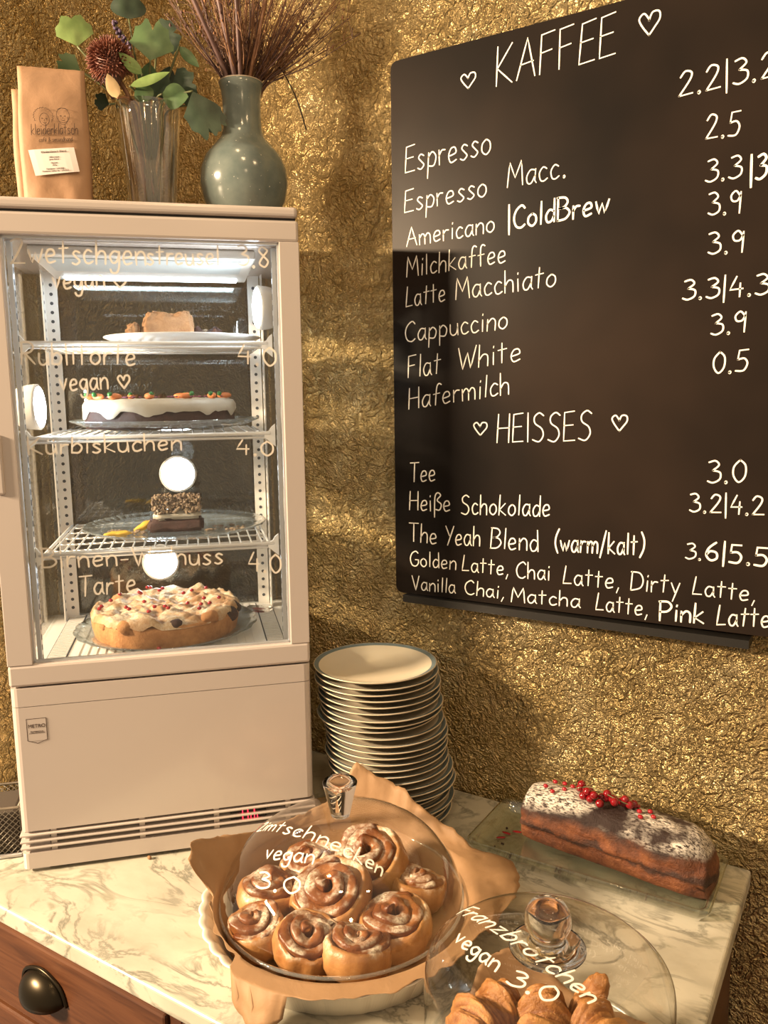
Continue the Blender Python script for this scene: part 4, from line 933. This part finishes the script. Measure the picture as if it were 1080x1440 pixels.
def roll_mesh(seed, R_=.040, Hh=.050, turns=2.5):
    rn = random.Random(seed); V, F = [], []; N = 84; sec = 14; th = R_ / (turns + .55); ph = rn.uniform(0, 6.3)
    for i in range(N + 1):
        t = i / N; a = ph + t * turns * 2 * PI; r = (R_ - th * .5) * (1 - t) + th * .32 * t; r *= 1 + .05 * math.sin(a * 1.3 + seed)
        cx, cy = r * math.cos(a), r * math.sin(a); er = Vector((math.cos(a), math.sin(a), 0)); hh = Hh * (.80 + .26 * t ** .8) * (1 + .06 * math.sin(a * 2 + seed)); hw = th * .54 * (.55 + .45 * min(1, t * 10))
        for k in range(sec):
            s = k / (sec - 1); b = PI * s
            x = -math.cos(b); x = math.copysign(abs(x) ** .7, x); z = math.sin(b) ** .55
            zz = hh - hw * 1.3 + hw * 1.3 * z if 0 < k < sec - 1 else 0.0
            p = Vector((cx, cy, 0)) + er * (x * hw) + Vector((0, 0, zz)); f_ = fb(p, 26, seed); p += er * f_ * .0040; p.z += (f_ * .0050 + .0012 * fb(p, 90, seed + 2)) if zz > 0 else 0; V.append(p)
        if i:
            for k in range(sec - 1): a_ = (i - 1) * sec + k; F.append((a_, a_ + sec, a_ + sec + 1, a_ + 1))
    F.append(tuple(range(sec))); F.append(tuple(N * sec + k for k in range(sec))[::-1])
    # soft outer wrap that carries the roll down to the dish
    b0 = len(V); pr = [(.55, 0), (.90, .0), (1.03, .18), (1.06, .42), (1.02, .62), (.96, .74), (.88, .79), (.80, .70), (.5, .66), (.02, .66)]; n2 = 44
    for i, (q, z) in enumerate(pr):
        for k in range(n2): a = 2 * PI * k / n2; rr = R_ * q * (1 + .14 * noise.noise(Vector((math.cos(a) * 2, math.sin(a) * 2, seed)))); V.append(Vector((rr * math.cos(a), rr * math.sin(a), z * Hh + .0015 * noise.noise(Vector((math.cos(a) * 6, math.sin(a) * 6, seed + i)))))) 
    for i in range(len(pr) - 1):
        for k in range(n2): k2 = (k + 1) % n2; F.append((b0 + i * n2 + k, b0 + i * n2 + k2, b0 + (i + 1) * n2 + k2, b0 + (i + 1) * n2 + k))
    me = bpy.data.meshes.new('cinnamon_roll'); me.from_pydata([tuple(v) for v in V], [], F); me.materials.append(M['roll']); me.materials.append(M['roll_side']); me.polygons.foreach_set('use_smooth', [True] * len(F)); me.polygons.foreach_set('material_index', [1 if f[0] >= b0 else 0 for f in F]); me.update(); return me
RL = [(-.650, .838, .042, .042, (.12, -.02), 'sugar-dusted cinnamon roll at the back left under the dome'), (-.566, .872, .049, .062, (.50, -.10), 'large sugar-dusted cinnamon roll standing highest at the back'), (-.496, .862, .037, .042, (.15, .15), 'small cinnamon roll at the far right under the dome'),
      (-.656, .748, .042, .044, (.12, -.08), 'cinnamon roll at the left edge below the price writing'), (-.572, .782, .050, .058, (.38, .0), 'big glossy cinnamon roll in the centre of the dish'), (-.478, .784, .044, .050, (.1, .1), 'white-dusted cinnamon roll at right near the second dome'),
      (-.622, .690, .037, .046, (.10, -.12), 'cinnamon roll at front left with a dusted curl'), (-.556, .698, .040, .044, (.28, -.05), 'glossy brown cinnamon roll at the front beside the left one'), (-.493, .711, .040, .046, (.2, .12), 'dark glossy cinnamon roll at front right')]
for k, (x, y, r, h_, (tx, ty), lab) in enumerate(RL):
    o = bpy.data.objects.new('cinnamon_roll', roll_mesh(k * 3 + 1, r, h_)); COL.objects.link(o); o.location = (x, y, .0125 + abs(tx) * r * .75); o.rotation_euler = (tx, ty, k * 1.1 if abs(tx) < .3 else .2); tag(o, lab, 'pastry', 'cinnamon rolls under the glass dome')
# dome
D1P = [(0, .152), (.04, .1485), (.08, .137), (.115, .117), (.142, .087), (.155, .06), (.158, .04)]
D2P = [(0, .142), (.06, .138), (.1, .130), (.116, .119), (.124, .100), (.125, .0)]
def smooth_prof(P): return [(max(q[0], .0005), q[1]) for q in crom([(a, b, 0) for a, b in P], 6)]
def inside(P, c, p):
    r = math.hypot(p.x - c[0], p.y - c[1]); z = p.z
    if z > P[0][1]: return False
    for (r0, z0), (r1, z1) in zip(P, P[1:]):
        if z1 <= z <= z0: return r <= r0 + (r1 - r0) * (z0 - z) / max(z0 - z1, 1e-9)
    return r <= P[-1][0]
def dome_place(P, c, zc, p0, p1, pu, WW):
    p0, p1, pu = Vector(p0), Vector(p1), Vector(pu); ex = (p1 - p0) / WW; ey = (pu - p0) / 10; cen = Vector((c[0], c[1], zc))
    def proj_(p):
        d = (p - cen).normalized(); lo, hi = 0, .4
        for _ in range(26):
            mid = (lo + hi) / 2
            if inside(P, c, cen + d * mid): lo = mid
            else: hi = mid
        return cen + d * (hi + .0006)
    def f(x, y):
        p = proj_(p0 + ex * x + ey * y); a = proj_(p0 + ex * (x + .3) + ey * y); b = proj_(p0 + ex * x + ey * (y + .3)); n_ = (a - p).cross(b - p); n_ = n_.normalized() if n_.length > 1e-12 else Vector((0, 0, 1))
        if n_.dot(p - cen) < 0: n_ = -n_
        return p - Vector((c[0], c[1], 0)), n_
    return f
def dome(name, c, P, T, lab, zc, wid):
    e = empty(name, (c[0], c[1], 0), 0, lab, 'glass dome', 'glass cake domes')
    PS = smooth_prof(P); PS = [(a, b) for a, b in PS]
    g_ = lathe('glass_shell', PS, M['dome'], e, 128)
    rz_, zz_ = P[-1]; r_ = lathe('rim_bead', [(rz_ - .0015, zz_), (rz_ + .0012, zz_), (rz_ + .0018, zz_ + .002), (rz_ + .0010, zz_ + .004), (rz_ - .0015, zz_ + .004), (rz_ - .0015, zz_)], M['plate_glass'], e, 96)
    for tx, p0, p1, pu in T:
        S, WW = strokes(tx, .25); V, F = [], []; ribbons(S, dome_place(PS, c, zc, p0, p1, pu, WW), wid, .0002, V, F); mesh('dome_handwriting', V, F, M['penw'], g_, False)
    return e
d1 = dome('glass_dome', (-.57, .797), D1P, [('Zimtschnecken', (-.6756, .7547, .1176), (-.4782, .7473, .1229), (-.6790, .7698, .1250)), ('vegan', (-.6188, .705, .1231), (-.5516, .7121, .1331), (-.6253, .7241, .1302)), ('3.0', (-.6093, .6769, .104), (-.5491, .6804, .1132), (-.6154, .6898, .1153))], 'clear glass dome over the cinnamon rolls with a conical knob', .04, .0022)
lathe('knob', [(.001, .1515), (.012, .1515), (.0128, .154), (.0140, .160), (.0205, .188), (.0225, .1965), (.0215, .198), (.019, .1965), (.012, .190), (.001, .187)], M['solid_glass'], d1, 48, lambda a, i: 1)
d2 = dome('glass_dome', (-.257, .711), D2P, [('Franzbr\u00f6tchen', (-.3645, .7272, .1239), (-.1998, .6607, .1345), (-.352, .742, .1285)), ('vegan', (-.3439, .678, .1312), (-.2873, .6524, .1365), (-.342, .6988, .1327)), ('3.0', (-.273, .645, .1361), (-.228, .6431, .135), (-.2697, .663, .1387))], 'clear glass dome with straight sides and ball knob over folded pastries', .04, .0023)
lathe('knob', [(.001, .1412), (.020, .1412), (.0205, .1435), (.0165, .1475), (.0158, .151), (.020, .156), (.0235, .165), (.0225, .176), (.0175, .184), (.009, .188), (.001, .189)], M['solid_glass'], d2, 48)
lathe('knob_foot', [(.001, .1405), (.038, .1395), (.0385, .1385), (.036, .1350), (.020, .1330), (.001, .1325)], M['solid_glass'], d2, 64)
# paper and pastries under the second dome
V, F = [], []; nn_ = 40
for i in range(nn_ + 1):
    for j in range(nn_ + 1):
        x, y = (i / nn_ - .5) * .2, (j / nn_ - .5) * .2; r = math.hypot(x, y); k = min(1, .112 / max(r, .001)); x *= k if r > .112 else 1; y *= k if r > .112 else 1
        ang = math.atan2(y, x); lift = max(0, min(r, .112) - .085) * (1.2 + .8 * math.sin(ang * 3 + 1)); V.append((x, y, .0012 + lift + .003 * abs(noise.noise(Vector((x * 22, y * 22, 1))))))
for i in range(nn_):
    for j in range(nn_): a = i * (nn_ + 1) + j; F.append((a, a + nn_ + 1, a + nn_ + 2, a + 1))
p2 = mesh('baking_paper', V, F, M['parchment']); p2.location = (-.257, .711, .0004); so = p2.modifiers.new('thick', 'SOLIDIFY'); so.thickness = .0004; tag(p2, 'brown baking paper under the folded pastries in the straight-sided dome', 'baking paper')
def franz(seed, L_=.052, Wd=.036, Hh=.030):
    V, F = [], []; nu, nv = 60, 40
    for i in range(nu + 1):
        s = i / nu * 2 - 1
        env = (1 - abs(s) ** 3.2) ** .5
        lay = .5 + .5 * math.cos(s * PI * 5.5)     # pressed roll: coils opened to both sides
        for j in range(nv):
            b = 2 * PI * j / nv; k = 1 + .16 * (lay - .5) * (1 if math.sin(b) > 0 else .3); dent = 1 - .38 * math.exp(-(s / .20) ** 2) * (1 if math.sin(b) > 0 else 0)
            y = math.cos(b) * Wd * env * k; z = math.sin(b) * Hh * env * k * dent; z = max(z, -Hh * .42); p = Vector((s * L_, y, z + Hh * .42)); f_ = fb(p, 34, seed); p += Vector((0, math.cos(b), math.sin(b))) * (f_ * .006 + .0012 * math.sin(s * 60 + 3 * math.sin(b * 2))); p.z = max(p.z, 0); V.append(p)
    for i in range(nu):
        for j in range(nv): j2 = (j + 1) % nv; F.append((i * nv + j, i * nv + j2, (i + 1) * nv + j2, (i + 1) * nv + j))
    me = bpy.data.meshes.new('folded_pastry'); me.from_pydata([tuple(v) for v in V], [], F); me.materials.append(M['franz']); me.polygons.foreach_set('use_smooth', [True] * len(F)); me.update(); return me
FR = [(-.322, .705, .004, (.1, 0, 1.25), .046, 'folded golden pastry with ribbed ends at the left of the straight-sided dome'), (-.262, .715, .010, (0, -.1, 1.9), .044, 'folded golden pastry in the middle of the straight-sided dome beneath the price writing'), (-.206, .738, .004, (0, .1, 2.5), .046, 'folded pastry at the right of the straight-sided dome'), (-.262, .640, .004, (0, 0, .2), .042, 'folded pastry nearest the viewer in the straight-sided dome')]
for k, (x, y, z, ro, L_, lab) in enumerate(FR):
    o = bpy.data.objects.new('folded_pastry', franz(k * 5 + 2, L_, .031, .044)); COL.objects.link(o); o.location = (x, y, z); o.rotation_euler = ro; tag(o, lab, 'pastry', 'folded pastries under the second dome')
tp = blob('pastry_tip', (0, 0, 0), (.015, .011, .032), M['franz'], None, .30, 60, 4, 6); tp.location = (-.232, .780, .042); tp.rotation_euler = (-.2, .25, 0); tag(tp, 'pointed pastry end sticking up beside the knob', 'pastry')

# ------------------------------------------------------------------ loaf cake on glass tray
TR = [(-.505, 1.031), (-.500, 1.178), (-.152, 1.190), (-.160, 1.023)]
ty_ = empty('glass_tray', (-.330, 1.105, 0), 0, 'rectangular clear glass tray under the chocolate loaf cake', 'tray')
def rrect(hw, hh, r, n=6):
    return [(sx * (hw - r) + r * math.cos(a), sy * (hh - r) + r * math.sin(a)) for sx, sy, a0 in ((1, 1, 0), (-1, 1, PI / 2), (-1, -1, PI), (1, -1, 1.5 * PI)) for a in [a0 + PI / 2 * k / n for k in range(n + 1)]]
V, F = [], []; rings = [(.160, .062, .0005), (.168, .070, .0005), (.1745, .0765, .014), (.1755, .0775, .0200), (.171, .073, .0205), (.1665, .0685, .0170), (.163, .065, .0045), (.150, .055, .0045)]
for hw, hh, z in rings:
    P = rrect(hw, hh, .014); V += [(p[0], p[1], z) for p in P]
n = len(V) // len(rings)
for i in range(len(rings) - 1):
    for k in range(n): k2 = (k + 1) % n; F.append((i * n + k, i * n + k2, (i + 1) * n + k2, (i + 1) * n + k))
F.append(tuple(range(n))[::-1]); F.append(tuple(range((len(rings) - 1) * n, len(rings) * n))); 
mesh('tray_body', V, F, glassy('tray_glass', (.93, .96, .92), 1.5, .03, 2.2, None, .05, .06, (.55, .58, .45), edge=(.06, .07, .045)), ty_)
lf = empty('chocolate_loaf_cake', (-.300, 1.112, .0052), -.105, 'chocolate loaf cake dusted with icing sugar on the glass tray', 'cake')
V, F = [], []; NL, NA = 90, 56; LL, LW, LH = .272, .088, .086
def lsec(b, s):
    x, z = math.cos(b), math.sin(b); p = 3.4 if z < 0 else 2.3; q = (abs(x) ** p + abs(z) ** p) ** (-1 / p); hx = LW / 2 * (1 + .06 * (1 if z > 0 else -1)); hz_ = LH * .42 if z < 0 else LH * .58
    return x * q * hx, z * q * hz_ + LH * .42
for i in range(NL + 1):
    s = i / NL * 2 - 1; env = (1 - max(0, abs(s) - .86) / .14 * .10 if s < 0 else (1 - (max(0, s - .72) / .28) ** 2 * .30)); 
    for k in range(NA):
        b = 2 * PI * k / NA; y, z = lsec(b, s); z = (z) * (env if z > LH * .3 else 1) ; y *= env; p = Vector((s * LL / 2, y, z)); f_ = fb(p, 22, 4)
        crack = -.005 * math.exp(-((z - .048 - .006 * math.sin(s * 7)) / .004) ** 2) if math.cos(b) < 0 or True else 0
        nrm = Vector((0, math.cos(b), math.sin(b))); p += nrm * (f_ * .005 * min(1, max(.15, z / .04)) + crack * (abs(math.cos(b)))); p.z = max(p.z, 0); V.append(p)
for i in range(NL):
    for k in range(NA): k2 = (k + 1) % NA; F.append((i * NA + k, i * NA + k2, (i + 1) * NA + k2, (i + 1) * NA + k))
for i, sg in ((0, 1), (NL, -1)):
    prev = i * NA
    for q in (.8, .55, .3, .05):
        b0 = len(V)
        for k in range(NA): a = V[i * NA + k]; c = Vector((a.x, 0, LH * .42)); p = c + (Vector(a) - c) * q; p.x += -sg * (.010 if sg < 0 else .002) * (1 - q) + .002 * fb(p, 50, 3); V.append(p)
        for k in range(NA): k2 = (k + 1) % NA; f = (prev + k, b0 + k, b0 + k2, prev + k2); F.append(f if sg > 0 else f[::-1])
        prev = b0
    F.append(tuple(prev + k for k in range(NA)))
mesh('loaf_body', V, F, M['loaf'], lf)
cu = empty('red_currant_sprig', (0, 0, 0), 0, 'sprigs of shiny red currants lying on the loaf cake', 'berries')
cu.location = lf.location; cu.rotation_euler = lf.rotation_euler
me0 = None; rc_ = random.Random(11)
def berry(x, y, z):
    global me0
    if me0 is None:
        bm = bmesh.new(); ball_bm(bm, (0, 0, 0), .0062, 2); ball_bm(bm, (0, -.0062, 0), .0009, 1); o = fin(bm, 'currant', M['currant'], cu, True); me0 = o.data
    else: o = bpy.data.objects.new('currant', me0); link(o, cu)
    o.location = (x, y, z); o.rotation_euler = (rc_.uniform(-1, 1), rc_.uniform(-1, 1), 0)
for k in range(24):
    t = k / 23; x = -.060 + t * .082 + rc_.uniform(-.003, .003); y = -.004 + rc_.choice((-.009, 0, .009)) + rc_.uniform(-.002, .002) + .004 * math.sin(t * 9); berry(x, y, .0925 + rc_.uniform(-.001, .002) + (.007 if k % 4 == 1 else 0) - .12 * abs(y) )
tube('currant_stalk', crom([(-.064, 0, .094), (-.045, .004, .100), (-.02, -.002, .101), (.004, -.008, .100), (.024, -.004, .095)], 5), [.0008] * 30, M['stem_g'], cu, 5)
for k, (x, y) in enumerate([(-.108, -.012), (-.102, .008), (-.088, .012), (-.080, -.006), (-.074, .010), (.034, -.002), (.040, -.014), (.046, .008), (.026, .012), (.055, -.004), (-.093, -.020)]):
    o = blob('pomegranate_seed', (x, y, .0905 - .10 * abs(y) - .02 * max(0, x)), (.0042, .0032, .0032), M['seed'], lf, .05, 10, 2, k)
for k, (x, y) in enumerate([(-.468, 1.098), (-.458, 1.110), (-.452, 1.084), (-.474, 1.086), (-.462, 1.124), (-.446, 1.132)]):
    pass
bm = bmesh.new()
for k in range(70):
    c = Vector((random.uniform(-.485, -.190), random.uniform(1.052, 1.075) if k > 20 else random.uniform(1.06, 1.15), .0052)); 
    if c.x > -.45: c.y = random.uniform(1.040, 1.052)
    ball_bm(bm, c, random.uniform(.0008, .0022), 1)
tag(tag(fin(bm, 'dark_crumbs', M['choc']), 'dark cake crumbs scattered on the glass tray', 'crumbs'), kind='stuff')
for k, (x, y) in enumerate([(-.468, 1.100), (-.455, 1.112), (-.470, 1.084)]):
    o = blob('juice_drop', (0, 0, 0), (.008, .003, .0008), M['seed'], None, .2, 50, 2, k); o.location = (x, y, .0056); o.rotation_euler = (0, 0, .3 * k); tag(o, ['red juice smear in the middle of the empty tray end', 'red juice smear nearest the loaf on the empty tray end', 'red juice smear nearest the front of the empty tray end'][k], 'juice smear')
tag(blob('brown_crumb', (0, 0, 0), (.004, .003, .003), M['crumb'], None, .3, 90, 2, 3), 'small brown crumb on marble under the front of the display case', 'crumb').location = (-.905, .768, .0028)
